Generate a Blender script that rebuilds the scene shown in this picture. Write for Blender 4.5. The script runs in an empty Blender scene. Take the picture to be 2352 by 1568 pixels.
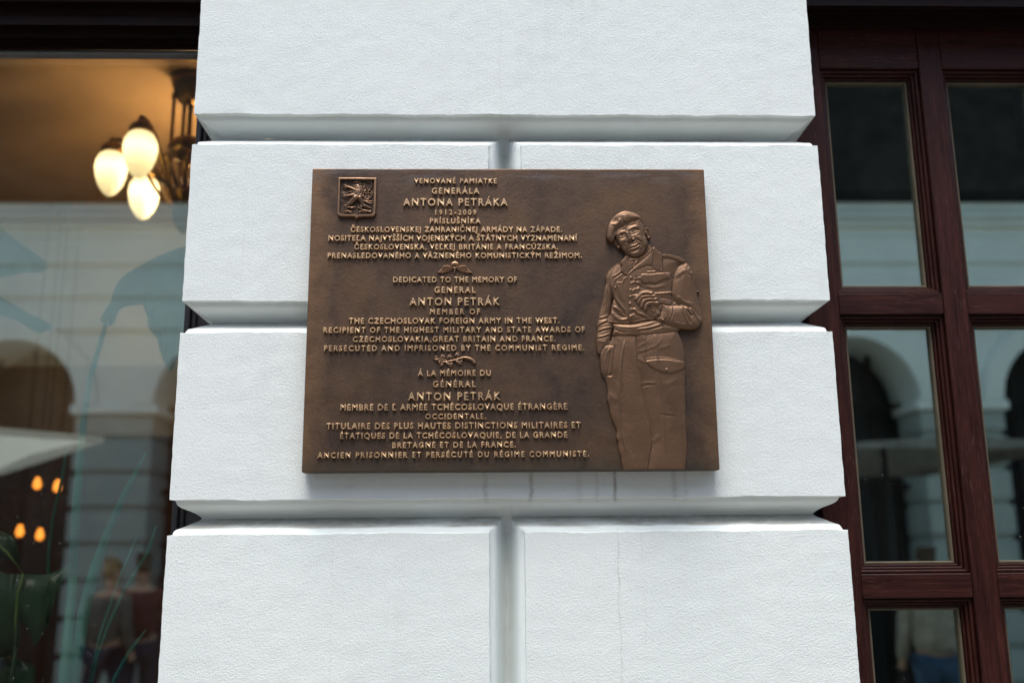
import bpy, bmesh, math, random
import numpy as np
from mathutils import Vector, Matrix
random.seed(7); np.random.seed(7)
C = bpy.context.scene.collection
SC = bpy.context.scene
R = math.radians

# ------------------------------------------------------------------ camera
ZP = 1.763                     # height of the plaque's lower edge above the pavement
PITCH, YAW, ROLL = .2145, .0270, -.0088
CAM = np.array([-.0491, -1.9467, ZP - .1633])
FPX = 35 / 36 * 2352           # focal length in units of a 2352 px wide picture
def axes():
    cy, sy, cp, sp = math.cos(YAW), math.sin(YAW), math.cos(PITCH), math.sin(PITCH)
    w = np.array([sy*cp, cy*cp, sp]); r0 = np.array([cy, -sy, 0]); u0 = np.cross(r0, w)
    c, s = math.cos(ROLL), math.sin(ROLL)
    return c*r0 + s*u0, -s*r0 + c*u0, w
AR, AU, AW = axes()
cd = bpy.data.cameras.new('camera'); cam = bpy.data.objects.new('camera', cd); C.objects.link(cam)
cd.sensor_fit = 'HORIZONTAL'; cd.sensor_width = 36; cd.lens = 35; cd.clip_start = .05; cd.clip_end = 400
cam.matrix_world = Matrix(((AR[0], AU[0], -AW[0], CAM[0]), (AR[1], AU[1], -AW[1], CAM[1]), (AR[2], AU[2], -AW[2], CAM[2]), (0, 0, 0, 1)))
cd.dof.use_dof = True; cd.dof.focus_distance = 1.965; cd.dof.aperture_fstop = 1.9
SC.camera = cam

# ------------------------------------------------------------------ sky, sun, exposure
W = bpy.data.worlds.new('World'); SC.world = W; W.use_nodes = True
nt = W.node_tree; sky = nt.nodes.new('ShaderNodeTexSky'); sky.sky_type = 'NISHITA'; sky.sun_disc = False
SUN_EL, SUN_AZ = R(70), R(12)      # azimuth measured from straight behind the camera, towards the left
sky.sun_elevation = SUN_EL; sky.sun_rotation = R(180) + SUN_AZ; sky.dust_density = 3; sky.air_density = 1.0; sky.ozone_density = 1.0
nt.links.new(sky.outputs[0], nt.nodes['Background'].inputs[0]); nt.nodes['Background'].inputs[1].default_value = .10
sl = bpy.data.lights.new('sun', 'SUN'); so = bpy.data.objects.new('sun', sl); C.objects.link(so)
sl.energy = 1.5; sl.angle = R(34); sl.color = (1, .97, .93)
sd_ = Vector((-math.sin(SUN_AZ)*math.cos(SUN_EL), -math.cos(SUN_AZ)*math.cos(SUN_EL), math.sin(SUN_EL)))
so.rotation_euler = (-sd_).to_track_quat('-Z', 'Y').to_euler(); so.location = sd_*30
SC.view_settings.view_transform = 'Standard'; SC.view_settings.look = 'None'; SC.view_settings.exposure = 1.31; SC.view_settings.gamma = 1
SC.render.engine = 'CYCLES'; SC.cycles.use_denoising = True
SC.cycles.sample_clamp_indirect = 6; SC.cycles.max_bounces = 8

# ------------------------------------------------------------------ helpers
def ray(px, py): return AR*(px-1176) - AU*(py-784) + AW*FPX
def at(px, py, Y):
    d = ray(px, py); t = (Y - CAM[1])/d[1]; p = CAM + d*t
    return Vector((p[0], Y, p[2]))
YG = .20                          # plane of the shop glass
def mir(px, py, Y): p = at(px, py, 2*YG - Y); return Vector((p.x, Y, p.z))     # where a reflected thing really stands
def zr(x0, y0, s): return lambda x, y: ((x0 + s*x)/1.7415, (y0 + s*y)/1.7415)   # detail-crop pixels to picture pixels

def link(name, me, mats=None, parent=None):
    o = bpy.data.objects.new(name, me); C.objects.link(o)
    for m in (mats if isinstance(mats, (list, tuple)) else [mats]) if mats else []: me.materials.append(m)
    if parent: o.parent = parent; o.matrix_parent_inverse = parent.matrix_world.inverted()
    return o
def tag(o, label=None, cat=None, group=None, kind=None):
    if label: o['label'] = label
    if cat: o['category'] = cat
    if group: o['group'] = group
    if kind: o['kind'] = kind
    return o
def thing(name, label, cat, loc=(0, 0, 0), group=None):
    o = bpy.data.objects.new(name, None); C.objects.link(o); o.location = loc; o.empty_display_size = .1
    o.matrix_world = Matrix.Translation(loc)
    return tag(o, label, cat, group)
class MB:
    def __init__(s): s.b = bmesh.new()
    def box(s, x0, x1, y0, y1, z0, z1, bev=0, seg=1):
        g = bmesh.ops.create_cube(s.b, size=1)['verts']
        for v in g: v.co = Vector(((x0+x1)/2 + v.co.x*(x1-x0), (y0+y1)/2 + v.co.y*(y1-y0), (z0+z1)/2 + v.co.z*(z1-z0)))
        if bev:
            es = list({e for v in g for e in v.link_edges})
            bmesh.ops.bevel(s.b, geom=es, offset=bev, segments=seg, affect='EDGES', profile=.5)
        return s
    def tube(s, pts, rad, n=10):
        pts = [Vector(p) for p in pts]; rad = rad if isinstance(rad, (list, tuple)) else [rad]*len(pts); rings = []
        for i, p in enumerate(pts):
            t = (pts[min(i+1, len(pts)-1)] - pts[max(i-1, 0)]).normalized()
            a = t.orthogonal().normalized() if i == 0 else (a - t*a.dot(t)).normalized()
            b = t.cross(a)
            rings.append([s.b.verts.new(p + (a*math.cos(q) + b*math.sin(q))*rad[i]) for q in [2*math.pi*k/n for k in range(n)]])
        for r0, r1 in zip(rings, rings[1:]):
            for k in range(n): s.b.faces.new((r0[k], r0[(k+1) % n], r1[(k+1) % n], r1[k]))
        s.b.faces.new(rings[0][::-1]); s.b.faces.new(rings[-1])
        return s
    def lathe(s, prof, c, n=24):
        c = Vector(c); rings = [[s.b.verts.new(c + Vector((r*math.cos(2*math.pi*k/n), r*math.sin(2*math.pi*k/n), z))) for k in range(n)] for r, z in prof]
        for r0, r1 in zip(rings, rings[1:]):
            for k in range(n): s.b.faces.new((r0[k], r0[(k+1) % n], r1[(k+1) % n], r1[k]))
        s.b.faces.new(rings[0]); s.b.faces.new(rings[-1])
        return s
    def prism(s, prof, x0, x1):             # (y, z) outline swept along x
        a = [s.b.verts.new((x0, y, z)) for y, z in prof]; b = [s.b.verts.new((x1, y, z)) for y, z in prof]; n = len(prof)
        for k in range(n): s.b.faces.new((a[k], a[(k+1) % n], b[(k+1) % n], b[k]))
        s.b.faces.new(a); s.b.faces.new(b); return s
    def ring(s, x0, x1, z0, z1, w, y0, y1, bev=0):   # mitred rectangular frame lying in x-z, w wide inwards, from y0 (front) to y1
        o = [(x0, z0), (x1, z0), (x1, z1), (x0, z1)]; i = [(x0+w, z0+w), (x1-w, z0+w), (x1-w, z1-w), (x0+w, z1-w)]
        def vs(l, y): return [s.b.verts.new((x, y, z)) for x, z in l]
        m = w*.3; j = [(x0+m, z0+m), (x1-m, z0+m), (x1-m, z1-m), (x0+m, z1-m)]; h = [(x0+w-m, z0+w-m), (x1-w+m, z0+w-m), (x1-w+m, z1-w+m), (x0+w-m, z1-w+m)]
        L = [vs(o, y1), vs(o, y0+m), vs(j, y0), vs(h, y0), vs(i, y0+m), vs(i, y1)]
        for a, b in zip(L, L[1:]):
            for k in range(4): s.b.faces.new((a[k], a[(k+1) % 4], b[(k+1) % 4], b[k]))
        return s
    def build(s, name, m, parent=None, smooth=False):
        bmesh.ops.recalc_face_normals(s.b, faces=s.b.faces)
        me = bpy.data.meshes.new(name); s.b.to_mesh(me); s.b.free()
        if smooth: me.polygons.foreach_set('use_smooth', [True]*len(me.polygons))
        return link(name, me, m, parent)

# ------------------------------------------------------------------ materials
def mat(name):
    m = bpy.data.materials.new(name); m.use_nodes = True
    return m, m.node_tree, m.node_tree.nodes['Principled BSDF']
def N(t, typ, **kw):
    n = t.nodes.new(typ)
    for k, v in kw.items():
        if k.startswith('i_'):
            key = k[2:]; n.inputs[int(key) if key.isdigit() else key].default_value = v
        else: setattr(n, k, v)
    return n
def noise(t, vec, scale, detail=4, rough=.55, scl=(1, 1, 1), dist=0):
    mp = N(t, 'ShaderNodeMapping'); mp.inputs['Scale'].default_value = scl; t.links.new(vec, mp.inputs[0])
    n = N(t, 'ShaderNodeTexNoise'); n.inputs['Scale'].default_value = scale; n.inputs['Detail'].default_value = detail
    n.inputs['Roughness'].default_value = rough; n.inputs['Distortion'].default_value = dist
    t.links.new(mp.outputs[0], n.inputs[0]); return n.outputs[0]
def ramp(t, v, stops):
    r = N(t, 'ShaderNodeValToRGB'); e = r.color_ramp.elements
    while len(e) < len(stops): e.new(.5)
    for k, (p, c) in enumerate(stops): e[k].position = p; e[k].color = (*c, 1) if len(c) == 3 else c
    t.links.new(v, r.inputs[0]); return r.outputs[0]
def mathn(t, op, a, b=None, clamp=False):
    n = N(t, 'ShaderNodeMath', operation=op); n.use_clamp = clamp
    for k, v in enumerate((a, b)):
        if v is None: continue
        if isinstance(v, (int, float)): n.inputs[k].default_value = v
        else: t.links.new(v, n.inputs[k])
    return n.outputs[0]
def mapr(t, v, a, b, c=0, d=1):
    n = N(t, 'ShaderNodeMapRange'); n.clamp = True
    for k, q in enumerate((a, b, c, d)): n.inputs[k+1].default_value = q
    t.links.new(v, n.inputs[0]); return n.outputs[0]
def mix(t, f, a, b, blend='MIX'):
    n = N(t, 'ShaderNodeMix', data_type='RGBA', blend_type=blend)
    for k, v in ((0, f), (6, a), (7, b)):
        if isinstance(v, (int, float)): n.inputs[k].default_value = v
        elif isinstance(v, tuple): n.inputs[k].default_value = (*v, 1) if len(v) == 3 else v
        else: t.links.new(v, n.inputs[k])
    return n.outputs[2]
def bump(t, b, h, strength, dist, prev=None):
    n = N(t, 'ShaderNodeBump'); n.inputs['Strength'].default_value = strength; n.inputs['Distance'].default_value = dist
    t.links.new(h, n.inputs['Height'])
    if prev is not None: t.links.new(prev, n.inputs['Normal'])
    t.links.new(n.outputs[0], b.inputs['Normal']); return n.outputs[0]
def pos(t): return N(t, 'ShaderNodeNewGeometry').outputs['Position']

def plain(name, col, rough=.6, metal=0, var=.25, scale=12, bmp=.1):
    m, t, b = mat(name); p = pos(t)
    n = noise(t, p, scale)
    c = ramp(t, n, [(.3, tuple(q*(1-var) for q in col)), (.7, tuple(min(1, q*(1+var)) for q in col))])
    t.links.new(c, b.inputs['Base Color']); b.inputs['Roughness'].default_value = rough; b.inputs['Metallic'].default_value = metal; b.inputs['Specular IOR Level'].default_value = 0 if name == 'dark_slate' else .15 if rough > .75 else .5
    if bmp: bump(t, b, noise(t, p, scale*8), bmp, .01)
    return m

# groove profile of the rusticated wall: (distance past the block's edge, inset) in metres
UND = [(0, 0), (.0013, .009), (.0054, .0105), (.009, .012), (.0117, .0145), (.0148, .019), (.018, .026), (.0215, .034), (.0252, .0405), (.0288, .0455), (.0322, .049), (.0345, .050)]
TOP = [(0, 0), (.001, .0075), (.004, .0085), (.008, .0098), (.011, .0125), (.0135, .0175), (.017, .024), (.0215, .0315), (.026, .040), (.030, .0465), (.034, .050)]
ZL = dict(c1b=.7496, c2t=.6811, c2b=.3459, c3t=.2802, c3b=-.0485, c4t=-.1144)
for k in ZL: ZL[k] += ZP
PX0, PX1 = -.6566, .6519

xj2 = (at(1124, 340, 0).x + at(1195, 340, 0).x)/2; xj4 = (at(1125.7, 1300, 0).x + at(1205, 1300, 0).x)/2
def make_plaster():
    m, t, b = mat('painted_plaster'); p = pos(t); sx = N(t, 'ShaderNodeSeparateXYZ'); t.links.new(p, sx.inputs[0])
    x, y, z = sx.outputs
    big = noise(t, p, 2.2, 3); mid = noise(t, p, 14, 4)
    col = ramp(t, big, [(.3, (.735, .81, .795)), (.7, (.785, .845, .825))])
    col = mix(t, mapr(t, mid, .55, .85, 0, .35), col, (.70, .715, .71))
    # thin dirt line collected in the grooves, broken up by noise
    dn = noise(t, p, 9, 5, .65, (1, 1, 6)); din = noise(t, p, 60, 3)
    ay = mapr(t, mathn(t, 'ADD', y, mathn(t, 'MULTIPLY', mathn(t, 'SUBTRACT', dn, .5), .016)), .011, .0195)
    upn = N(t, 'ShaderNodeSeparateXYZ'); t.links.new(N(t, 'ShaderNodeNewGeometry').outputs['Normal'], upn.inputs[0])
    up = mapr(t, upn.outputs[2], .1, .45)
    dm = mathn(t, 'MULTIPLY', mathn(t, 'MULTIPLY', ay, up), mathn(t, 'MULTIPLY', mapr(t, dn, .18, .52), mapr(t, din, .1, .5, .6, 1)))
    col = mix(t, mathn(t, 'MULTIPLY', dm, .74), col, (.21, .19, .145))
    jd = None
    for q in (xj2, xj4):
        d = mapr(t, mathn(t, 'ABSOLUTE', mathn(t, 'SUBTRACT', x, q)), .008, .016, 1, 0); jd = d if jd is None else mathn(t, 'MAXIMUM', jd, d)
    jd = mathn(t, 'MULTIPLY', mathn(t, 'MULTIPLY', jd, mapr(t, y, .012, .03)), mapr(t, noise(t, p, 8, 5, .65, (3, 1, .7)), .3, .7, .15, .75))
    col = mix(t, mathn(t, 'MULTIPLY', jd, .6), col, (.42, .40, .36))
    # rusty run-off streaks under the plaque
    wob = mathn(t, 'MULTIPLY', mathn(t, 'SUBTRACT', noise(t, p, 45, 3, .5, (.2, .2, 1)), .5), .012)
    xw = mathn(t, 'ADD', x, wob); tot = None
    zmask = mathn(t, 'MULTIPLY', mapr(t, z, ZP-.062, ZP-.045), mapr(t, z, ZP+.02, ZP+.03, 1, 0))
    for px, wd, st in ((1116, .005, .45), (1219, .0042, .75), (1330, .006, .22), (1371, .004, .3), (1413, .0032, .95), (1548, .005, .42), (1575, .004, .2)):
        q = at(px, 1112, 0).x
        d = mathn(t, 'DIVIDE', mathn(t, 'SUBTRACT', xw, q), wd); g = mathn(t, 'MULTIPLY', mathn(t, 'EXPONENT', mathn(t, 'MULTIPLY', mathn(t, 'MULTIPLY', d, d), -1)), st)
        tot = g if tot is None else mathn(t, 'MAXIMUM', tot, g)
    tot = mathn(t, 'MULTIPLY', mathn(t, 'MULTIPLY', tot, zmask), mapr(t, noise(t, p, 120, 3), .3, .55, .35, 1))
    col = mix(t, tot, col, (.16, .145, .115))
    oi = N(t, 'ShaderNodeObjectInfo'); col = mix(t, mapr(t, oi.outputs['Random'], 0, 1, 0, .40), col, (.715, .775, .77))
    # hairline cracks down the faces, pin-holes and dark flecks
    wob2 = mathn(t, 'MULTIPLY', mathn(t, 'SUBTRACT', noise(t, p, 14, 4, .6), .5), .018); tot = None
    for px, py, st, za, zb in ((1424, 1400, .34, -2, ZL['c4t']), (1150, 180, .12, ZL['c1b'], 9), (1480, 1400, .10, -2, ZL['c4t']), (560, 500, .10, ZL['c2b'], ZL['c2t']), (760, 1450, .12, -2, ZL['c4t']), (1780, 950, .10, ZL['c3b'], ZL['c3t'])):
        d = mapr(t, mathn(t, 'ABSOLUTE', mathn(t, 'SUBTRACT', mathn(t, 'ADD', x, wob2), at(px, py, 0).x)), .0004, .0022, st, 0)
        d = mathn(t, 'MULTIPLY', d, mathn(t, 'MULTIPLY', mapr(t, z, za-.01, za), mapr(t, z, zb, zb+.01, 1, 0)))
        tot = d if tot is None else mathn(t, 'MAXIMUM', tot, d)
    vf = N(t, 'ShaderNodeTexVoronoi'); vf.inputs['Scale'].default_value = 46; t.links.new(p, vf.inputs[0])
    fl = mathn(t, 'MULTIPLY', mapr(t, vf.outputs[0], .03, .075, .55, 0), mapr(t, noise(t, p, 9, 3), .52, .66))
    col = mix(t, mathn(t, 'MAXIMUM', mathn(t, 'MULTIPLY', tot, mapr(t, noise(t, p, 30, 4), .35, .6)), fl), col, (.30, .29, .26))
    # faint weathering patches and thin vertical rain marks
    rm = mathn(t, 'MULTIPLY', mapr(t, noise(t, p, 16, 5, .6, (1.6, 1, .06)), .52, .75, 0, .30), mapr(t, noise(t, p, 3.2, 4), .45, .7))
    col = mix(t, rm, col, (.56, .585, .57))
    t.links.new(col, b.inputs['Base Color']); b.inputs['Roughness'].default_value = .85
    b.inputs['Specular IOR Level'].default_value = .25
    # spattered finishing coat on the faces, trowelled smooth in the grooves
    face = mapr(t, y, .0015, .006, 1, .16)
    g1 = noise(t, p, 480, 2, .6); g2 = noise(t, p, 230, 3, .6); g3 = noise(t, p, 20, 4)
    v = N(t, 'ShaderNodeTexVoronoi', feature='SMOOTH_F1'); v.inputs['Scale'].default_value = 330; t.links.new(p, v.inputs[0])
    h = mathn(t, 'ADD', mathn(t, 'MULTIPLY', g1, .75), mathn(t, 'MULTIPLY', mapr(t, v.outputs[0], 0, .6, 1, 0), .4))
    h = mathn(t, 'ADD', h, mathn(t, 'MULTIPLY', g2, .55))
    h = mathn(t, 'MULTIPLY', h, face)
    h = mathn(t, 'ADD', h, mathn(t, 'MULTIPLY', g3, .5))
    h = mathn(t, 'ADD', h, mathn(t, 'MULTIPLY', noise(t, p, 5, 4, .6), 1.6))
    bump(t, b, h, .36, .0026)
    return m
def make_bronze(name, dark, mid, warm, rough, metal, edge=False, bumps=.25):
    m, t, b = mat(name); p = pos(t); sx = N(t, 'ShaderNodeSeparateXYZ'); t.links.new(p, sx.inputs[0])
    n1 = noise(t, p, 7, 5, .6, dist=.6); n2 = noise(t, p, 26, 5, .65); n3 = noise(t, p, 240, 2)
    c = ramp(t, n1, [(.32, dark), (.52, mid), (.72, warm)])
    c = mix(t, mapr(t, n2, .3, .75, 0, .55), c, mid)
    if edge:
        ex = mapr(t, mathn(t, 'ADD', mathn(t, 'ABSOLUTE', sx.outputs[0]), mathn(t, 'MULTIPLY', n2, .05)), .375, .425)
        c = mix(t, mathn(t, 'MULTIPLY', ex, .75), c, tuple(min(1, q*1.35) for q in warm))
        # verdigris along the bottom, wiped band along the top
        bz = mathn(t, 'MULTIPLY', mapr(t, mathn(t, 'ADD', sx.outputs[2], mathn(t, 'MULTIPLY', noise(t, p, 30, 4, .6, (1, 1, .25)), .05)), ZP+.02, ZP+.065, 1, 0), mapr(t, n1, .3, .7, .5, 1))
        c = mix(t, mathn(t, 'MULTIPLY', bz, .6), c, (.05, .062, .052))
        tz = mathn(t, 'MULTIPLY', mapr(t, sx.outputs[2], ZP+.575, ZP+.595), mapr(t, noise(t, p, 12, 5, .6, (1, 1, 9)), .48, .68))
        c = mix(t, mathn(t, 'MULTIPLY', tz, .3), c, (.19, .19, .20))
    t.links.new(c, b.inputs['Base Color']); b.inputs['Metallic'].default_value = metal
    rr = mapr(t, n2, .3, .7, rough-.07, rough+.09); t.links.new(rr, b.inputs['Roughness'])
    h = mathn(t, 'ADD', n3, mathn(t, 'MULTIPLY', noise(t, p, 90, 3), .8))
    pit = N(t, 'ShaderNodeTexVoronoi'); pit.inputs['Scale'].default_value = 85; t.links.new(p, pit.inputs[0])
    h = mathn(t, 'SUBTRACT', h, mapr(t, pit.outputs[0], .06, .14, .9, 0))
    bump(t, b, h, bumps, .0015); return m
def make_wood(name, horiz=False, dark=1.0):
    m, t, b = mat(name); p = pos(t)
    s = (.6, 6, 9) if horiz else (9, 6, .6)
    g = noise(t, p, 11, 6, .65, s, dist=.4); f = noise(t, p, 55, 5, .65, s); big = noise(t, p, 3, 3)
    c = ramp(t, g, [(.25, (.013*dark, .0032*dark, .0026*dark)), (.5, (.030*dark, .0072*dark, .0052*dark)), (.78, (.060*dark, .0145*dark, .0090*dark))])
    w = mathn(t, 'MULTIPLY', mapr(t, f, .56, .70, 0, .75), mapr(t, big, .35, .6))
    c = mix(t, w, c, (.12*dark, .06*dark, .052*dark))
    t.links.new(c, b.inputs['Base Color']); t.links.new(mapr(t, g, .3, .7, .36, .55), b.inputs['Roughness']); b.inputs['Specular IOR Level'].default_value = .22
    bump(t, b, f, .25, .003); return m
def make_glass(name, refl, tint, tr):
    m = bpy.data.materials.new(name); m.use_nodes = True; t = m.node_tree; t.nodes.remove(t.nodes['Principled BSDF'])
    tb = N(t, 'ShaderNodeBsdfTransparent'); tb.inputs[0].default_value = (*tr, 1)
    gl = N(t, 'ShaderNodeBsdfGlossy'); gl.inputs[0].default_value = (*tint, 1); gl.inputs['Roughness'].default_value = 0
    p = pos(t); mx = N(t, 'ShaderNodeMixShader'); mx.inputs[0].default_value = refl
    t.links.new(tb.outputs[0], mx.inputs[1]); t.links.new(gl.outputs[0], mx.inputs[2])
    # dust specks
    df = N(t, 'ShaderNodeBsdfDiffuse'); df.inputs[0].default_value = (.5, .5, .48, 1)
    v = N(t, 'ShaderNodeTexVoronoi'); v.inputs['Scale'].default_value = 48; t.links.new(p, v.inputs[0])
    sp = mathn(t, 'MULTIPLY', mapr(t, v.outputs[0], .045, .085, .32, 0), mapr(t, noise(t, p, 3, 3), .45, .6))
    sp = mathn(t, 'ADD', sp, mapr(t, noise(t, p, 5, 5, .6, (1, 1, .4)), .45, .9, .0, .018))
    m2 = N(t, 'ShaderNodeMixShader'); t.links.new(sp, m2.inputs[0]); t.links.new(mx.outputs[0], m2.inputs[1]); t.links.new(df.outputs[0], m2.inputs[2])
    t.links.new(m2.outputs[0], t.nodes['Material Output'].inputs[0]); return m
def make_emit(name, col, s):
    m, t, b = mat(name); b.inputs['Base Color'].default_value = (.9, .85, .7, 1); b.inputs['Emission Color'].default_value = (*col, 1); b.inputs['Emission Strength'].default_value = s
    return m
M = {}
M['plaster'] = make_plaster()
M['plate'] = make_bronze('patinated_bronze', (.074, .053, .044), (.112, .074, .052), (.160, .095, .054), .50, .85, edge=True, bumps=.22)
M['letter'] = make_bronze('polished_bronze', (.58, .385, .225), (.76, .54, .325), (.84, .60, .37), .42, 1.0, bumps=.12)
M['relief'] = make_bronze('brown_bronze', (.118, .069, .041), (.165, .095, .055), (.205, .118, .066), .46, .66, bumps=.10)
M['crest'] = make_bronze('crest_bronze', (.20, .125, .085), (.27, .17, .11), (.34, .21, .13), .38, 1.0, bumps=.14)
M['rim'] = make_bronze('rim_bronze', (.27, .165, .105), (.34, .21, .13), (.42, .26, .16), .42, 1.0, bumps=.14)
M['wood_v'] = make_wood('mahogany_upright'); M['wood_h'] = make_wood('mahogany_rail', True); M['wood_d'] = make_wood('mahogany_header', True, .35)
M['putty'] = plain('old_putty', (.10, .08, .05), .7)
M['black'] = plain('black_painted_metal', (.010, .010, .013), .45, 0, .3, 20, .05)
M['bead'] = plain('grey_bead', (.12, .12, .125), .5)
M['glass'] = make_glass('shop_glass', .29, (.84, .98, .88), (.92, .92, .90))
M['glass2'] = make_glass('pane_glass', .38, (.82, 1.0, .88), (.86, .88, .87))
M['ceil'] = plain('ochre_ceiling', (.52, .34, .17), .9, 0, .12, 3, 0)
M['beige'] = plain('beige_wall', (.52, .60, .62), .9, 0, .1, 3, 0)
M['room'] = plain('dark_red_room', (.07, .04, .03), .9, 0, .3, 4, 0)
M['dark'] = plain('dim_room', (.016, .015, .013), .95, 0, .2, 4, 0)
M['brass'] = plain('aged_brass', (.20, .115, .035), .35, 1, .3, 40, .1)
M['globe'] = make_emit('lit_opal_glass', (1, .77, .38), 1.0)
_t = M['globe'].node_tree; _tc = N(_t, 'ShaderNodeTexCoord'); _s = N(_t, 'ShaderNodeSeparateXYZ'); _t.links.new(_tc.outputs['Generated'], _s.inputs[0])
_t.links.new(ramp(_t, _s.outputs[2], [(0, (.65,)*3), (.25, (1.0,)*3), (.62, (2.3,)*3), (1, (.8,)*3)]), _t.nodes['Principled BSDF'].inputs['Emission Strength'])
M['bulb'] = make_emit('lit_amber_bulb', (1, .30, .025), 1.3)
M['leaf'] = plain('plant_leaf', (.03, .25, .19), .45, 0, .3, 8, .05)
M['leafd'] = plain('dark_leaf', (.022, .06, .024), .38, 0, .3, 8, .05)
M['rib'] = plain('leaf_rib', (.12, .20, .045), .5)
M['pot'] = plain('clay_pot', (.20, .10, .07), .8)
M['white'] = plain('white_facade', (.86, .87, .84), .85, 0, .06, 2, .1)
M['slate'] = plain('dark_slate', (.022, .021, .020), .8, 0, .3, 5, .3)
M['void'] = plain('dark_opening', (.020, .020, .022), .6)
M['paving'] = plain('granite_paving', (.21, .195, .175), .8, 0, .2, 3, .3)
M['canvas'] = plain('white_canvas', (.72, .70, .68), .9, 0, .06, 6, .05)
M['skin'] = plain('skin', (.48, .28, .2), .6); M['hair'] = plain('fair_hair', (.30, .20, .10), .6); M['hairb'] = plain('brown_hair', (.06, .035, .02), .6)

# ------------------------------------------------------------------ ground
g = MB().box(-60, 60, -60, 60, -.3, 0).build('pavement', M['paving']); tag(g, kind='structure')

# ------------------------------------------------------------------ pillar
pil = thing('rusticated_pillar', 'white plastered pillar of grooved blocks that carries the bronze plaque', 'pillar', (0, 0, 0))
def prof_at(P, d, scale=1):
    return float(np.interp(d, [a*scale for a, _ in P], [b for _, b in P]))
def block(za, zb, x0, x1, end0, end1, gh_low, gh_top):
    """one block: za/zb front face limits; end0/end1 True = free corner with a side return, False = vertical joint at that side"""
    sb = gh_low/.0685; st = gh_top/.0685
    rows = [(za - d*sb, i) for d, i in UND[::-1]] if gh_low else [(za, 0)]
    n = max(2, int((zb-za)/.012)); rows += [(za + (zb-za)*k/n, 0) for k in range(1, n)]
    rows += [(zb + d*st, i) for d, i in TOP] if gh_top else [(zb, 0)]
    jp = [(.0345 - d, i if i < .02 else .02 + (i-.02)*1.5) for d, i in UND]
    jx = sorted([q for q, _ in jp])
    xs = []
    L = [0, .0015, .004, .010, .02, .03]
    edgeL = [('e', q) for q in L] if end0 else [('a', x0 + q) for q in jx]
    edgeR = [('f', q) for q in L[::-1]] if end1 else [('a', x1 - q) for q in jx[::-1]]
    a = x0 + .09; b = x1 - .09; k = max(2, int((b-a)/.012))
    cols = edgeL + [('a', a + (b-a)*q/k) for q in range(k+1)] + edgeR
    def joint(x):
        j = 0
        if not end0 and x - x0 < .0345: j = max(j, float(np.interp(x-x0, [q for q, _ in jp][::-1], [i for _, i in jp][::-1])))
        if not end1 and x1 - x < .0345: j = max(j, float(np.interp(x1-x, [q for q, _ in jp][::-1], [i for _, i in jp][::-1])))
        return j
    bm = bmesh.new(); grid = []
    for ri, (z, i) in enumerate(rows):
        row = []
        if end0: row.append(bm.verts.new((x0 + i, .36, z)))
        for t, q in cols:
            x = x0 + i + q if t == 'e' else x1 - i - q if t == 'f' else q
            jv = joint(x); y = max(i, min(jv, .05 + (jv-.05)*(1-i/.05)) if jv > .05 else jv); dz = 0; dx = 0
            r = lambda s: random.uniform(-s, s)
            wv = .0008*math.sin(x*23+z*31) + .0006*math.sin(x*61+z*17)
            if y < .012: dz = wv if 0 < ri < len(rows)-1 else 0; dz += r(.0007) if 0 < ri < len(rows)-1 else 0; dx = r(.0006); y += r(.0005)
            else: y += r(.0003)
            row.append(bm.verts.new((x+dx, y, z+dz)))
        if end1: row.append(bm.verts.new((x1 - i, .36, z)))
        grid.append(row)
    for r0, r1 in zip(grid, grid[1:]):
        for k in range(len(r0)-1): bm.faces.new((r0[k], r0[k+1], r1[k+1], r1[k]))
    me = bpy.data.meshes.new('plaster_block'); bm.to_mesh(me); bm.free()
    me.polygons.foreach_set('use_smooth', [True]*len(me.polygons))
    o = link('plaster_block', me, M['plaster'], pil)
    me.set_sharp_from_angle(angle=R(38))
    return o
G1 = ZL['c1b']-ZL['c2t']; G2 = ZL['c2b']-ZL['c3t']; G3 = ZL['c3b']-ZL['c4t']
z0c = ZL['c1b'] + .335; z5 = ZL['c4t'] - .335
block(ZL['c1b'], z0c, PX0, PX1, True, True, G1, .067)
block(ZL['c2b'], ZL['c2t'], PX0, xj2, True, False, G2, G1); block(ZL['c2b'], ZL['c2t'], xj2, PX1, False, True, G2, G1)
block(ZL['c3b'], ZL['c3t'], PX0, PX1, True, True, G3, G2)
block(z5, ZL['c4t'], PX0, xj4, True, False, .067, G3); block(z5, ZL['c4t'], xj4, PX1, False, True, .067, G3)
block(.45, z5-.067, PX0, PX1, True, True, 0, .067); MB().box(PX0-.03, PX1+.03, -.03, .36, 0, .45, .01).build('plinth', M['plaster'], pil)
block(z0c+.067, z0c+.4, PX0, PX1, True, True, .067, 0)
MB().box(-6, 6, 0.0, .5, z0c+.401, 7.0).build('upper_wall', M['plaster'], pil)

# ------------------------------------------------------------------ plaque
YF = -.035; PH = .614
plq = thing('memorial_plaque', 'brown bronze memorial plaque with raised lettering and a soldier in relief, on the white pillar', 'plaque', (0, YF, ZP))
mb = MB().box(-.4, .4, YF, -.004, ZP, ZP+PH, .0018, 2); mb.build('plate', M['plate'], plq)
for x, z in ((-.36, .04), (.36, .04), (-.36, .57), (.36, .57)):
    MB().box(x-.01, x+.01, -.0045, .03, ZP+z-.01, ZP+z+.01).build('wall_anchor', M['black'], plq)

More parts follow.
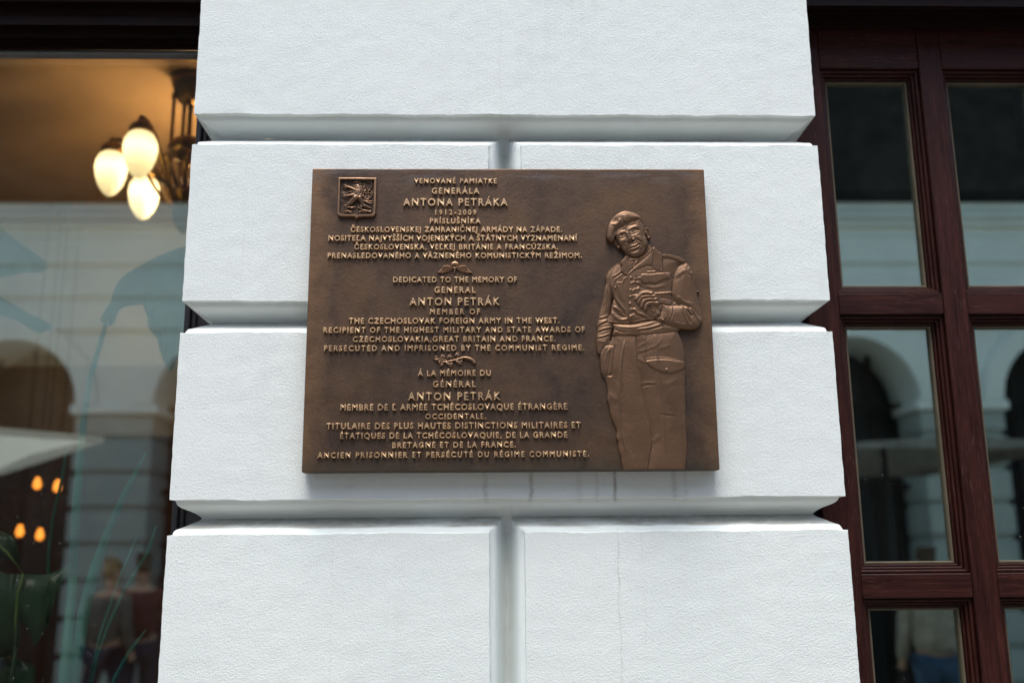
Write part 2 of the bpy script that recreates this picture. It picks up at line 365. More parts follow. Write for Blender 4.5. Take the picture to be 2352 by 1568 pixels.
T1 = zr(1200, 660, .34438); T2 = zr(1700, 660, .34438); T3 = zr(1200, 1150, 1200/2352)
def ext(a, l, b, r, y0, y1): return (a(l, y1), b(r, y1), a(l, y0))
TXT = [("VENOVANÉ PAMIATKE", T1, 1325, T2, 835, 157, 210), ("GENERÁLA", T1, 1530, T1, 2083, 268, 332), ("ANTONA PETRÁKA", T1, 1197, T2, 960, 390, 470),
 ("1912-2009", T1, 1570, T1, 2048, 520, 575), ("PRÍSLUŠNÍKA", T1, 1508, T1, 2098, 620, 677),
 ("ČESKOSLOVENSKEJ ZAHRANIČNEJ ARMÁDY NA ZÁPADE.", T1, 588, T2, 1592, 718, 775),
 ("NOSITEĽA NAJVYŠŠÍCH VOJENSKÝCH A ŠTÁTNYCH VYZNAMENANÍ", T1, 328, T2, 1770, 818, 877),
 ("ČESKOSLOVENSKA, VEĽKEJ BRITÁNIE A FRANCÚZSKA.", T1, 630, T2, 1547, 920, 977),
 ("PRENASLEDOVANÉHO A VÄZNENÉHO KOMUNISTICKÝM REŽIMOM.", T1, 320, T2, 1824, 1020, 1078),
 ("DEDICATED TO THE MEMORY OF", T1, 1080, T2, 1070, 1300, 1358), ("GENERAL", T1, 1560, T1, 2040, 1415, 1480),
 ("ANTON PETRÁK", T3, 857, T3, 1568, 80, 137), ("MEMBER OF", T3, 1018, T3, 1412, 168, 208),
 ("THE CZECHOSLOVAK FOREIGN ARMY IN THE WEST.", T3, 382, T3, 2035, 238, 280),
 ("RECIPIENT OF THE HIGHEST MILITARY AND STATE AWARDS OF", T3, 183, T3, 2235, 310, 350),
 ("CZECHOSLOVAKIA,GREAT BRITAIN AND FRANCE.", T3, 413, T3, 2005, 381, 422),
 ("PERSECUTED AND IMPRISONED BY THE COMMUNIST REGIME.", T3, 187, T3, 2230, 452, 493),
 ("Á LA MÉMOIRE DU", T3, 922, T3, 1497, 648, 690), ("GÉNÉRAL", T3, 1042, T3, 1378, 732, 778), ("ANTON PETRÁK", T3, 845, T3, 1573, 822, 880),
 ("MEMBRE DE Ľ ARMÉE TCHÉCOSLOVAQUE ÉTRANGÈRE", T3, 315, T3, 2097, 912, 957), ("OCCIDENTALE.", T3, 982, T3, 1460, 988, 1028),
 ("TITULAIRE DES PLUS HAUTES DISTINCTIONS MILITAIRES ET", T3, 205, T3, 2203, 1058, 1103),
 ("ÉTATIQUES DE LA TCHÉCOSLOVAQUIE, DE LA GRANDE", T3, 313, T3, 2097, 1135, 1178), ("BRETAGNE ET DE LA FRANCE.", T3, 722, T3, 1693, 1210, 1252),
 ("ANCIEN PRISONNIER ET PERSÉCUTÉ DU RÉGIME COMMUNISTE.", T3, 135, T3, 2268, 1287, 1328)]
LT = .0045
def measure(o):
    bpy.context.view_layer.update(); dg = bpy.context.evaluated_depsgraph_get()
    return bpy.data.meshes.new_from_object(o.evaluated_get(dg), depsgraph=dg)
def xr(me):
    a = np.empty(len(me.vertices)*3); me.vertices.foreach_get('co', a); a = a.reshape(-1, 3); return a
cv = bpy.data.curves.new('t', 'FONT'); to = bpy.data.objects.new('t', cv); C.objects.link(to)
cv.body = 'H'; cv.size = 1; CAP = np.ptp(xr(measure(to))[:, 1])
def text_line(s, fa, l, fb, r, y0, y1):
    a = at(*fa(l, y1), YF-LT); b = at(*fb(r, y1), YF-LT); c = at(*fa(l, y0), YF-LT); h = c.z - a.z; wd = b.x - a.x
    cv.body = s; cv.size = h/CAP; cv.extrude = 0; cv.bevel_depth = 0; cv.offset = 0; cv.resolution_u = 3
    def width(sp): cv.space_character = sp; m = xr(measure(to)); return np.ptp(m[:, 0])
    w1, w2 = width(1), width(1.3); sq = .93
    if w1*sq > wd*.93: sq = wd*.90/w1
    sp = 1 + (wd/sq - w1)/(w2-w1)*.3
    cv.space_character = sp; cv.extrude = LT/2+.0005; cv.bevel_depth = .0004; cv.bevel_resolution = 0; cv.offset = -.00015 + h*.012
    me = measure(to); v = xr(me); x0, x1 = v[:, 0].min(), v[:, 0].max(); k = wd/(x1-x0)
    out = np.stack([a.x + (v[:, 0]-x0)*k, YF + .0006 - LT/2 - v[:, 2], (a.z+b.z)/2 + v[:, 1] + (v[:, 0]-x0)/(x1-x0)*0], 1)
    me.vertices.foreach_set('co', out.ravel()); me.update(); me.name = 'inscription_line'; me.materials.clear()
    o = link('inscription_line', me, M['letter'], plq)
    o['label'] = 'raised polished line reading ' + s.replace('.', '').replace(',', ' ') if len(s.split()) < 12 else 'raised polished line of lettering'
    return o
for q in TXT: text_line(*q)
bpy.data.objects.remove(to)

# ------------------------------------------------------------------ relief modelling: height field on the plate
AMP = WID = 1.0
class Field:
    def __init__(s, x0, x1, z0, z1, st):
        s.st = st; s.xs = np.arange(x0, x1, st); s.zs = np.arange(z0, z1, st)
        s.X, s.Z = np.meshgrid(s.xs, s.zs); s.H = np.full(s.X.shape, -.0006); s.L = np.zeros(s.X.shape, int)
    def win(s, P, pad):
        a = np.searchsorted(s.xs, P[:, 0].min()-pad); b = np.searchsorted(s.xs, P[:, 0].max()+pad)
        c = np.searchsorted(s.zs, P[:, 1].min()-pad); d = np.searchsorted(s.zs, P[:, 1].max()+pad)
        return slice(c, d), slice(a, b)
    def dist(s, P, w, closed):
        X, Z = s.X[w], s.Z[w]; D = np.full(X.shape, 9.); T = np.zeros(X.shape); ins = np.zeros(X.shape, bool)
        n = len(P); m = n if closed else n-1
        for k in range(m):
            a, b = P[k], P[(k+1) % n]; e = b-a; l2 = max(e@e, 1e-14)
            t = np.clip(((X-a[0])*e[0] + (Z-a[1])*e[1])/l2, 0, 1); d = np.hypot(X-a[0]-t*e[0], Z-a[1]-t*e[1])
            up = d < D; D = np.where(up, d, D); T = np.where(up, (k+t)/m, T)
            if closed:
                cr = (a[1] > Z) != (b[1] > Z)
                if e[1] != 0: ins ^= cr & (X < a[0] + (Z-a[1])*e[0]/e[1])
        return D, T, ins
    def layer(s, P, base, dome=0, rr=.01, lab=None, add=False, blur=1.0, tilt=(0, 0)):
        w = s.win(P, .004); D, _, ins = s.dist(P, w, True); D = np.where(ins, D, -D)
        t = np.clip(D/rr, 0, 1); h = base + dome*np.sqrt(np.maximum(0, 1-(1-t)**2))
        c = P.mean(0); h = h + tilt[0]*(s.X[w]-c[0]) + tilt[1]*(s.Z[w]-c[1])
        a = np.clip(D/(s.st*blur)+.5, 0, 1); H = s.H[w]
        s.H[w] = H + a*h if add else H*(1-a) + h*a
        if lab is not None: s.L[w] = np.where(D > -s.st*.7, lab, s.L[w])
    def ridge(s, P, wd, h, taper=True):
        h = h*AMP; wd = wd*WID
        w = s.win(P, wd*3); D, T, _ = s.dist(P, w, False)
        k = np.clip(np.minimum(T, 1-T)*5+.25, 0, 1) if taper else 1
        m = s.H[w] > .0004
        s.H[w] += np.where(m, h*k*np.exp(-(D/wd)**2), 0)
    def fold(s, P, wd, h):        # lit ridge with a hollow beside it
        s.ridge(P, wd, h); Q = P + np.array([wd*.5, -wd*1.4]); s.ridge(Q, wd, -h*.8)
    def tube(s, P, r0, r1, base, k=1.0, lab=None):
        w = s.win(P, max(r0, r1)*1.3); D, T, _ = s.dist(P, w, False); r = r0 + (r1-r0)*T
        h = base + k*np.sqrt(np.maximum(0, r*r-D*D)); m = (D < r)
        s.H[w] = np.where(m, np.maximum(h, s.H[w]), s.H[w])
        if lab is not None: s.L[w] = np.where(m, lab, s.L[w])
    def bump(s, c, rx, rz, h, rot=0):
        dx, dz = s.X-c[0], s.Z-c[1]; cs, sn = math.cos(rot), math.sin(rot)
        q = ((dx*cs+dz*sn)/rx)**2 + ((-dx*sn+dz*cs)/rz)**2
        s.H += np.where(s.H > .0004, h*np.exp(-q), 0)
    def build(s, names, mats, parent, root):
        H = s.H; ok = (H[:-1, :-1] > 0) | (H[1:, :-1] > 0) | (H[:-1, 1:] > 0) | (H[1:, 1:] > 0)
        nz, nx = H.shape; idx = np.arange(nz*nx).reshape(nz, nx)
        quad = np.stack([idx[:-1, :-1], idx[:-1, 1:], idx[1:, 1:], idx[1:, :-1]], -1)
        lab = np.maximum.reduce([s.L[:-1, :-1], s.L[1:, :-1], s.L[:-1, 1:], s.L[1:, 1:]])
        co = np.stack([s.X, YF - s.H, s.Z], -1).reshape(-1, 3); out = {}
        for l, nm in names.items():
            q = quad[ok & (lab == l)]
            if not len(q): continue
            used = np.unique(q); mp = np.full(nz*nx, -1); mp[used] = np.arange(len(used)); q = mp[q]
            me = bpy.data.meshes.new(nm); me.from_pydata(co[used].tolist(), [], q.tolist())
            me.polygons.foreach_set('use_smooth', [True]*len(me.polygons)); me.update()
            out[l] = link(nm, me, mats[l] if isinstance(mats, dict) else mats, root if l == 1 and root is not None else parent)
        return out
def cr(P, closed, n=4):          # Catmull-Rom smoothing of a traced line
    P = np.array(P, float); m = len(P); out = []
    rng = range(m if closed else m-1)
    for k in rng:
        p = [P[(k+d) % m] if closed else P[min(max(k+d, 0), m-1)] for d in (-1, 0, 1, 2)]
        for t in np.arange(n)/n:
            out.append(.5*(2*p[1] + (p[2]-p[0])*t + (2*p[0]-5*p[1]+4*p[2]-p[3])*t*t + (-p[0]+3*p[1]-3*p[2]+p[3])*t**3))
    if not closed: out.append(P[-1])
    return np.array(out)
def PT(f, pts, h=0):
    r = []
    for x, y in pts:
        p = at(*f(x, y), YF-h); r.append((p.x, p.z))
    return np.array(r)
Z1 = zr(2320, 800, 560/1568); Z2 = zr(2320, 1250, 580/1399); Z3 = zr(2440, 840, 200/1568)
def pg(f, pts, h=.006): return cr(PT(f, pts, h), True, 3)
def pl(f, pts, h=.006): return cr(PT(f, pts, h), False, 5)
def pc(f, p, h=.006): return PT(f, [p], h)[0]

F = Field(.160, .396, ZP-.03, ZP+.545, .0007)
AMP = 1.35; WID = .85
BODY, TROU, JACK, HAND, HEAD, BERET, BAND, TIE, STICK, SHIRT = 1, 2, 3, 4, 5, 6, 7, 8, 9, 10
AMP = 1.0; WID = 1.0
# trousers
F.layer(pg(Z2, [(330, 200), (300, 260), (275, 310), (235, 330), (195, 390), (200, 560), (215, 600), (232, 625), (245, 650), (262, 720), (265, 800), (262, 840), (280, 900), (295, 985), (320, 1050), (345, 1110), (355, 1150), (350, 1210), (368, 1250), (375, 1330), (395, 1390), (402, 1450), (415, 1505), (425, 1620), (640, 1640), (1018, 1620), (1018, 1505), (1025, 1440), (1035, 1300), (1030, 1200), (1022, 1000), (1020, 800), (1018, 600), (1012, 420), (1000, 330), (975, 250), (945, 180), (930, 160), (600, 190), (450, 190)]), .0035, .0055, .034, TROU)
F.layer(pg(Z2, [(548, 200), (545, 400), (550, 520), (568, 570), (585, 650), (590, 720), (610, 820), (630, 920), (655, 1020), (675, 1090), (680, 1170), (690, 1240), (685, 1290), (670, 1360), (650, 1505), (640, 1640), (1018, 1620), (1018, 1505), (1025, 1440), (1035, 1300), (1030, 1200), (1022, 1000), (1020, 800), (1018, 600), (1012, 420), (1000, 330), (975, 250), (945, 180), (930, 160), (700, 180)]), .0048, .0060, .034, TROU)
for P, w, h in (([(430, 280), (410, 380), (395, 480), (390, 600), (405, 710)], 7, .0020), ([(360, 690), (375, 850), (380, 1000), (400, 1150), (440, 1330)], 7, .0019), ([(395, 740), (405, 900), (420, 1100)], 10, -.0006), ([(720, 220), (738, 330), (745, 460), (760, 600), (775, 760), (795, 950), (810, 1150), (825, 1330)], 7, .0020),
                ([(637, 215), (640, 330), (640, 460)], 5, -.0009), ([(560, 385), (650, 357), (730, 320), (785, 262)], 9, .0008), ([(555, 405), (640, 380), (720, 345)], 8, -.0005), ([(556, 330), (600, 310), (632, 300)], 9, .0008), ([(556, 440), (600, 470), (610, 490)], 9, .0010), ([(760, 350), (830, 330), (860, 320)], 9, .0006), ([(590, 692), (640, 680), (735, 684)], 8, .0008), ([(596, 715), (660, 702), (730, 700)], 7, -.0006),
                ([(760, 985), (830, 992), (915, 1002)], 8, -.0007), ([(770, 970), (840, 974), (900, 985)], 8, .0004), ([(800, 700), (870, 680), (930, 640)], 14, .0008), ([(700, 1250), (740, 1210), (760, 1190)], 12, .0009), ([(470, 1320), (500, 1420), (520, 1500)], 8, .0007), ([(345, 960), (380, 960), (420, 980)], 10, -.0005), ([(270, 790), (330, 820), (360, 850)], 12, .0007)):
    F.ridge(pl(Z2, P), w*.000205*(1.7 if w > 7 else 1), h*(.62 if w > 7 else 1))
F.ridge(pl(Z2, [(552, 210), (546, 400), (552, 525), (570, 575), (586, 650), (592, 720), (612, 820), (632, 920), (656, 1020), (676, 1090), (681, 1170), (691, 1240), (686, 1290), (671, 1360), (652, 1500)]), 6*.000205, .0010, False)
F.layer(pg(Z2, [(640, 472), (720, 458), (820, 456), (920, 470), (1010, 490), (1006, 535), (940, 570), (850, 592), (760, 565), (690, 535), (655, 505)]), .0012, .0006, .003, add=True)
F.ridge(pl(Z2, [(640, 448), (740, 440), (850, 448), (1010, 486)]), 1.2e-3, .0009)
F.tube(PT(Z2, [(832, 556), (832, 560)], .006), .0026, .0026, .0118, 1.0)
F.H = np.where(F.Z < at(*Z2(700, 1508), YF-.008).z, -.0006, F.H)
AMP = 1.1; WID = .72
AMP = .85
# left sleeve (viewer's left)
F.layer(pg(Z1, [(470, 680), (440, 700), (380, 735), (330, 780), (300, 830), (286, 870), (290, 930), (270, 1000), (255, 1100), (235, 1190), (215, 1260), (200, 1340), (188, 1400), (192, 1450), (185, 1500), (181, 1560), (186, 1640), (200, 1720), (260, 1720), (320, 1680), (338, 1580), (352, 1500), (368, 1440), (370, 1380), (330, 1330), (345, 1200), (360, 1110), (400, 1000), (400, 850)]), .0034, .0048, .020, JACK)
for P, h in (([(212, 1320), (262, 1312), (318, 1285)], .0013), ([(205, 1345), (260, 1335), (315, 1310)], -.001), ([(196, 1415), (232, 1375), (312, 1345)], .0014), ([(200, 1430), (250, 1395), (310, 1372)], -.0010), ([(200, 1470), (262, 1440), (352, 1425)], .0016), ([(205, 1490), (265, 1465), (345, 1450)], -.0012), ([(192, 1532), (262, 1522), (345, 1490)], .0016), ([(200, 1555), (262, 1545), (330, 1520)], -.0012), ([(230, 1580), (270, 1590), (300, 1570)], .0010), ([(300, 960), (285, 1080), (265, 1180)], .0008), ([(320, 960), (315, 1080), (300, 1190)], -.0007)):
    F.ridge(pl(Z1, P), .0019, h)
# pocketed hand, left
F.layer(pg(Z2, [(235, 322), (285, 316), (338, 320), (328, 420), (318, 520), (312, 605), (265, 612), (235, 605), (208, 565), (197, 480), (196, 395)]), .0052, .0030, .012, TROU)
for P, h in (([(290, 340), (258, 400), (242, 500), (258, 600)], .0012), ([(300, 360), (285, 450), (272, 540), (268, 600)], -.0010), ([(320, 330), (318, 420), (305, 540), (300, 595)], .0009)): F.ridge(pl(Z2, P), .0014, h)
AMP = 1.1
# jacket
F.layer(pg(Z1, [(520, 620), (445, 700), (395, 760), (340, 850), (332, 930), (345, 1000), (372, 1110), (352, 1190), (337, 1280), (315, 1370), (365, 1382), (440, 1390), (560, 1392), (600, 1388), (750, 1362), (850, 1350), (1000, 1300), (1110, 1200), (1060, 1100), (1040, 1040), (1045, 920), (1070, 820), (1110, 740), (1180, 705), (1110, 645), (970, 612), (920, 618), (870, 575), (790, 530), (700, 640), (650, 700), (560, 740)]), .0060, .0048, .030, JACK)
# placket: overlapping front
F.layer(pg(Z1, [(560, 800), (535, 840), (523, 880), (518, 980), (522, 1100), (530, 1200), (540, 1300), (568, 1386), (610, 1384), (760, 1352), (840, 1335), (860, 1250), (1010, 1180), (1020, 1040), (1030, 900), (900, 800), (740, 745), (640, 770)]), .0013, .0006, .004, add=True)
F.ridge(pl(Z1, [(560, 805), (535, 840), (524, 880), (519, 980), (523, 1100), (531, 1200), (541, 1300), (569, 1384)]), .0016, .0012, False)
for P, w, h in (([(630, 860), (628, 930), (632, 1010)], .0030, -.0012), ([(560, 950), (600, 930), (660, 940)], .0028, .0010), ([(560, 1060), (610, 1010), (660, 1000)], .003, .0011), ([(600, 900), (650, 880), (680, 890)], .0026, .0009), ([(640, 960), (670, 980), (690, 1000)], .003, -.0010), ([(545, 1100), (590, 1080), (630, 1100)], .003, .0009), ([(560, 1240), (600, 1230), (640, 1270), (700, 1290), (760, 1330)], .0028, .0013), ([(550, 1290), (600, 1270), (640, 1300), (720, 1330)], .0028, -.0010), ([(600, 1200), (590, 1240), (600, 1280)], .003, -.0008),
                ([(335, 950), (350, 1020), (375, 1100), (420, 1180), (470, 1250), (525, 1310)], .0022, -.0015), ([(350, 940), (365, 1010), (392, 1090), (440, 1165), (500, 1240)], .0024, .0012), ([(375, 1195), (420, 1225), (472, 1265)], .0026, .0016), ([(350, 1250), (390, 1310), (450, 1345), (530, 1335)], .0030, .0016), ([(385, 1235), (420, 1285), (470, 1310), (515, 1320)], .0026, -.0015), ([(320, 1365), (400, 1372), (480, 1382), (555, 1382)], .0020, .0012), ([(590, 1378), (700, 1352), (840, 1335)], .0020, .0010),
                ([(690, 935), (688, 1000), (690, 1045)], .0014, -.0009), ([(730, 970), (820, 990), (960, 960)], .004, .0006), ([(880, 1100), (960, 1110), (1020, 1130)], .004, -.0006), ([(430, 950), (450, 1050), (490, 1150)], .005, .0006), ([(1035, 1090), (1060, 1130), (1075, 1160)], .0024, .0012), ([(1030, 1050), (1045, 1100), (1050, 1160)], .0022, -.0012)):
    F.ridge(pl(Z1, P), w, h)
F.layer(pg(Z1, [(680, 848), (760, 842), (880, 832), (1005, 826), (1002, 880), (960, 892), (900, 912), (850, 942), (820, 946), (780, 936), (740, 946), (690, 932)]), .0013, .0005, .003, add=True)
F.layer(PT(Z1, [(746, 810), (795, 806), (795, 832), (748, 836)], .006), .0008, add=True); F.layer(PT(Z1, [(800, 806), (840, 803), (842, 826), (800, 830)], .006), .0008, add=True)
F.ridge(pl(Z1, [(368, 860), (410, 838), (458, 800)]), .0016, .0018, False)
F.ridge(pl(Z1, [(468, 840), (430, 868), (392, 895), (374, 945), (388, 990), (408, 965), (416, 932), (470, 935), (490, 890), (520, 872)]), .0013, .0014, False)
for p in ((568, 880), (563, 1018), (558, 1168), (566, 1310), (825, 915)): F.tube(PT(Z1, [p, (p[0], p[1]+4)], .006), .0026, .0026, .0122, 1.0)
# epaulettes
F.layer(pg(Z1, [(925, 618), (970, 610), (1110, 640), (1178, 690), (1137, 708), (1095, 688), (1000, 656), (926, 652)]), .0105, .0006, .003, JACK)
F.ridge(pl(Z1, [(340, 775), (390, 735), (450, 705)]), .0018, .0012, False)
# neck, shirt, tie
F.layer(pg(Z1, [(500, 560), (515, 625), (560, 665), (640, 660), (720, 635), (800, 560), (780, 500), (640, 450)]), .0055, .0022, .02, HEAD)
F.layer(pg(Z1, [(528, 630), (560, 655), (640, 652), (720, 628), (795, 555), (805, 575), (770, 620), (700, 690), (640, 740), (580, 785), (545, 730)]), .0078, .0010, .006, SHIRT)
F.ridge(pl(Z1, [(535, 640), (570, 660), (640, 657), (720, 634), (798, 558)]), .0014, .0014, False)
F.layer(pg(Z1, [(560, 668), (600, 660), (640, 664), (654, 690), (640, 732), (575, 775), (548, 710)]), .0098, .0012, .006, TIE)
for P, h in (([(575, 690), (600, 700), (590, 760)], -.0012), ([(560, 690), (575, 672), (640, 672)], .0009), ([(640, 690), (615, 720), (590, 765)], .0008)): F.ridge(pl(Z1, P), .0016, h)
# collars
F.layer(pg(Z1, [(514, 632), (480, 668), (450, 702), (466, 755), (460, 800), (490, 832), (530, 842), (562, 800), (578, 775), (545, 705), (528, 660)]), .0118, .0010, .006, JACK)
F.layer(pg(Z1, [(800, 545), (828, 534), (875, 580), (921, 612), (914, 700), (919, 812), (860, 790), (782, 746), (740, 742), (660, 765), (592, 800), (545, 838), (570, 792), (640, 732), (700, 684), (770, 618), (800, 575)]), .0122, .0012, .006, JACK)
F.ridge(pl(Z1, [(820, 545), (800, 620), (785, 740)]), .0022, .0014); F.ridge(pl(Z1, [(921, 612), (914, 700), (918, 806)]), .0013, .0010, False); F.ridge(pl(Z1, [(450, 705), (466, 755), (460, 800), (490, 830), (528, 840)]), .0013, .0010, False); F.ridge(pl(Z1, [(545, 836), (590, 798), (660, 764), (740, 741), (782, 745), (918, 811)]), .0013, .0008, False)
# waistband
F.layer(pg(Z1, [(380, 1388), (365, 1402), (376, 1440), (364, 1512), (430, 1518), (640, 1514), (830, 1498), (1000, 1478), (1106, 1468), (1102, 1430), (960, 1390), (850, 1350), (700, 1368), (560, 1394)]), .0075, .0030, .012, BAND)
for P, h in (([(400, 1480), (520, 1500), (640, 1508), (900, 1480), (1100, 1462)], .0008), ([(640, 1450), (760, 1435), (900, 1395)], .0012), ([(660, 1470), (780, 1455), (930, 1415)], -.0010), ([(420, 1420), (560, 1430), (700, 1410), (820, 1375)], .0010), ([(395, 1450), (440, 1480), (520, 1495)], -.0012)): F.ridge(pl(Z1, P), .0022, h)
# right arm (viewer's right)
F.layer(pg(Z1, [(1040, 870), (1062, 810), (1112, 740), (1182, 703), (1226, 730), (1256, 790), (1276, 850), (1286, 920), (1305, 1010), (1325, 1120), (1346, 1210), (1366, 1290), (1368, 1360), (1330, 1400), (1200, 1380), (1100, 1300), (1110, 1187), (1060, 1150), (1035, 1100), (1020, 1050), (1028, 950)]), .0058, .0060, .024, JACK)
F.ridge(pl(Z1, [(1238, 870), (1262, 960), (1300, 1080), (1335, 1210)]), .0022, -.0013); F.ridge(pl(Z1, [(1222, 860), (1246, 960), (1284, 1080), (1320, 1200)]), .0022, .0010)
F.ridge(pl(Z1, [(1040, 870), (1062, 810), (1112, 740), (1180, 706)]), .0016, .0009, False)
for P, h in (([(1080, 1080), (1150, 1140), (1250, 1180)], .0008), ([(1100, 840), (1150, 800), (1190, 800)], .0007), ([(1060, 900), (1120, 870), (1150, 830)], -.0005)): F.ridge(pl(Z1, P), .005, h)
F.layer(pg(Z1, [(1215, 760), (1245, 765), (1265, 800), (1262, 835), (1230, 838), (1206, 812), (1200, 775)]), .0010, add=True)
F.ridge(pl(Z1, [(1222, 782), (1240, 800), (1225, 820)]), .001, -.0008)
F.layer(pg(Z1, [(890, 1163), (950, 1176), (1040, 1192), (1110, 1186), (1190, 1194), (1260, 1224), (1320, 1290), (1369, 1345), (1332, 1420), (1290, 1450), (1200, 1458), (1080, 1440), (970, 1402), (848, 1348), (880, 1302), (905, 1250), (916, 1200)]), .0090, .0052, .018, JACK)
for P, w, h in (([(1032, 1198), (1034, 1260), (1008, 1330), (970, 1396)], .0016, -.0012), ([(1020, 1198), (1022, 1260), (996, 1330), (958, 1390)], .0016, .0009), ([(1128, 1200), (1150, 1260), (1182, 1340), (1205, 1395)], .0024, .0014), ([(1148, 1200), (1172, 1260), (1205, 1335), (1230, 1390)], .0022, -.0014), ([(1180, 1205), (1230, 1255), (1252, 1292)], .0024, .0016), ([(1195, 1245), (1225, 1282), (1245, 1310)], .0022, -.0018), ([(1225, 1208), (1290, 1282), (1330, 1372)], .0024, .0014), ([(1210, 1225), (1275, 1300), (1312, 1385)], .0022, -.0012), ([(1060, 1380), (1120, 1400), (1180, 1410)], .004, .0006)): F.ridge(pl(Z1, P), w, h)
F.tube(PT(Z1, [(920, 1353), (920, 1357)], .006), .0026, .0026, .0138, 1.0)
# stick, hand
F.tube(PT(Z1, [(614, 1076), (700, 1068), (800, 1056), (1018, 1040)], .01), .0026, .0022, .0112, 1.1, STICK)
F.layer(PT(Z1, [(1306, 1014), (1334, 1016), (1336, 1036), (1310, 1036)], .004), .004, .0015, .003, 11)
F.layer(pg(Z1, [(770, 1040), (815, 1062), (845, 1100), (870, 1148), (905, 1182), (916, 1222), (900, 1262), (880, 1296), (850, 1332), (822, 1322), (812, 1292), (832, 1272), (800, 1236), (772, 1196), (745, 1150), (760, 1080)]), .0105, .0038, .010, HAND)
for P, r0, r1 in (([(628, 1112), (660, 1082), (696, 1052), (745, 1044), (800, 1056)], .0042, .0058), ([(656, 1150), (672, 1118), (702, 1090), (760, 1080), (826, 1084)], .0042, .0057), ([(690, 1192), (700, 1160), (726, 1128), (785, 1112), (846, 1118)], .0042, .0056), ([(732, 1226), (738, 1196), (760, 1164), (806, 1152), (862, 1160)], .0038, .0054)):
    F.tube(pl(Z1, P, .012), r0, r1, .0128, .85, HAND)
F.tube(pl(Z1, [(800, 1180), (818, 1215), (845, 1245), (868, 1275)], .01), .0050, .0070, .0098, .8, HAND)
for P in ([(690, 1075), (740, 1064), (810, 1070)], [(705, 1108), (770, 1097), (838, 1100)], [(735, 1145), (790, 1134), (852, 1138)]): F.ridge(pl(Z1, P, .012), .0011, -.0022)
for p in ((800, 1052), (828, 1082), (848, 1116), (862, 1158)): F.bump(pc(Z1, p, .012), .0035, .003, .0012)
F.ridge(pl(Z1, [(800, 1215), (835, 1240), (850, 1280)], .01), .0016, -.0012)
AMP = WID = 1.0
# ears, head
F.layer(pg(Z3, [(1085, 590), (1120, 560), (1170, 550), (1215, 580), (1240, 650), (1265, 740), (1270, 830), (1250, 890), (1200, 900), (1155, 880), (1130, 800), (1090, 700)]), .0052, .0018, .004, HEAD)
F.ridge(pl(Z3, [(1120, 650), (1160, 640), (1190, 700), (1215, 790), (1195, 850)]), .0017, -.0022); F.ridge(pl(Z3, [(1110, 590), (1165, 572), (1210, 610), (1245, 740), (1250, 850)]), .0012, .0010)
F.layer(pg(Z3, [(108, 965), (155, 920), (195, 930), (245, 1050), (305, 1150), (328, 1210), (292, 1226), (230, 1172), (160, 1092), (120, 1032)]), .0050, .0015, .003, HEAD)
F.ridge(pl(Z3, [(160, 970), (200, 1060), (270, 1160)]), .0014, -.0018)
F.layer(pg(Z3, [(165, 830), (180, 910), (215, 960), (260, 1060), (330, 1190), (400, 1290), (500, 1380), (600, 1450), (700, 1495), (800, 1507), (930, 1462), (1030, 1400), (1110, 1290), (1160, 1180), (1190, 1090), (1180, 1000), (1150, 900), (1110, 820), (1092, 700), (1080, 600), (1040, 490), (990, 370), (940, 320), (850, 300), (640, 400), (480, 480), (300, 600), (205, 700)]), .0085, .0062, .022, HEAD)
def r3(P, w, h): F.ridge(pl(Z3, P, .012), w*6.25e-5, h)
def b3(p, rx, rz, h, rot=0): F.bump(pc(Z3, p, .012), rx*6.25e-5, rz*6.25e-5, h, R(rot))
b3((430, 800), 125, 75, -.0019, 25); b3((740, 670), 145, 75, -.0020, 25)                 # sockets
r3([(215, 800), (270, 735), (370, 695), (470, 690)], 46, .0010); r3([(585, 650), (680, 575), (780, 540), (870, 590)], 46, .0010)   # brows
r3([(290, 800), (380, 765), (490, 725)], 20, -.0017); r3([(575, 690), (660, 640), (750, 595), (860, 620), (900, 650)], 20, -.0019)
b3((392, 832), 58, 30, .0009, 22); b3((742, 692), 70, 32, .0010, 25); b3((382, 815), 22, 18, -.0020); b3((728, 676), 24, 18, -.0022)                      # eyes
r3([(310, 850), (385, 812), (465, 792)], 9, -.0013); r3([(650, 715), (720, 672), (830, 650)], 9, -.0014)
r3([(320, 900), (420, 890), (490, 830)], 22, -.0008); r3([(630, 770), (750, 765), (860, 700)], 22, -.0009)
r3([(470, 570), (500, 640), (535, 700)], 14, -.0016); r3([(420, 620), (445, 670)], 12, -.0008)
r3([(530, 705), (560, 790), (600, 880), (640, 960)], 50, .0042); r3([(610, 900), (640, 985)], 70, .0028)      # nose
b3((560, 985), 42, 34, .0018); b3((740, 925), 48, 34, .0020, 20)
r3([(530, 1010), (580, 1030), (650, 1048), (720, 990), (780, 955)], 18, -.0024)
r3([(760, 885), (870, 945), (970, 1000), (1010, 1060)], 18, -.0017); r3([(800, 840), (900, 900), (1000, 960)], 50, .0008)
r3([(490, 990), (440, 1080), (470, 1180)], 26, -.0010); b3((360, 1000), 110, 90, .0008)
b3((930, 820), 120, 70, .0006, -25); r3([(850, 820), (950, 800), (1040, 830)], 18, -.0007)
r3([(580, 1255), (620, 1196), (720, 1170), (800, 1145), (880, 1092), (945, 1090), (968, 1130)], 15, -.0023)          # mouth
r3([(600, 1180), (700, 1140), (790, 1112), (870, 1070)], 26, .0012); r3([(620, 1250), (720, 1225), (810, 1200), (910, 1140)], 30, .0019)
r3([(640, 1300), (760, 1290), (890, 1220)], 26, -.0016); b3((800, 1385), 150, 75, .0019, 15)
r3([(690, 1050), (720, 1110)], 18, -.0008); r3([(1010, 1080), (1030, 1180), (980, 1290)], 26, -.0009); r3([(1080, 860), (1120, 1000), (1110, 1150)], 30, .0010)
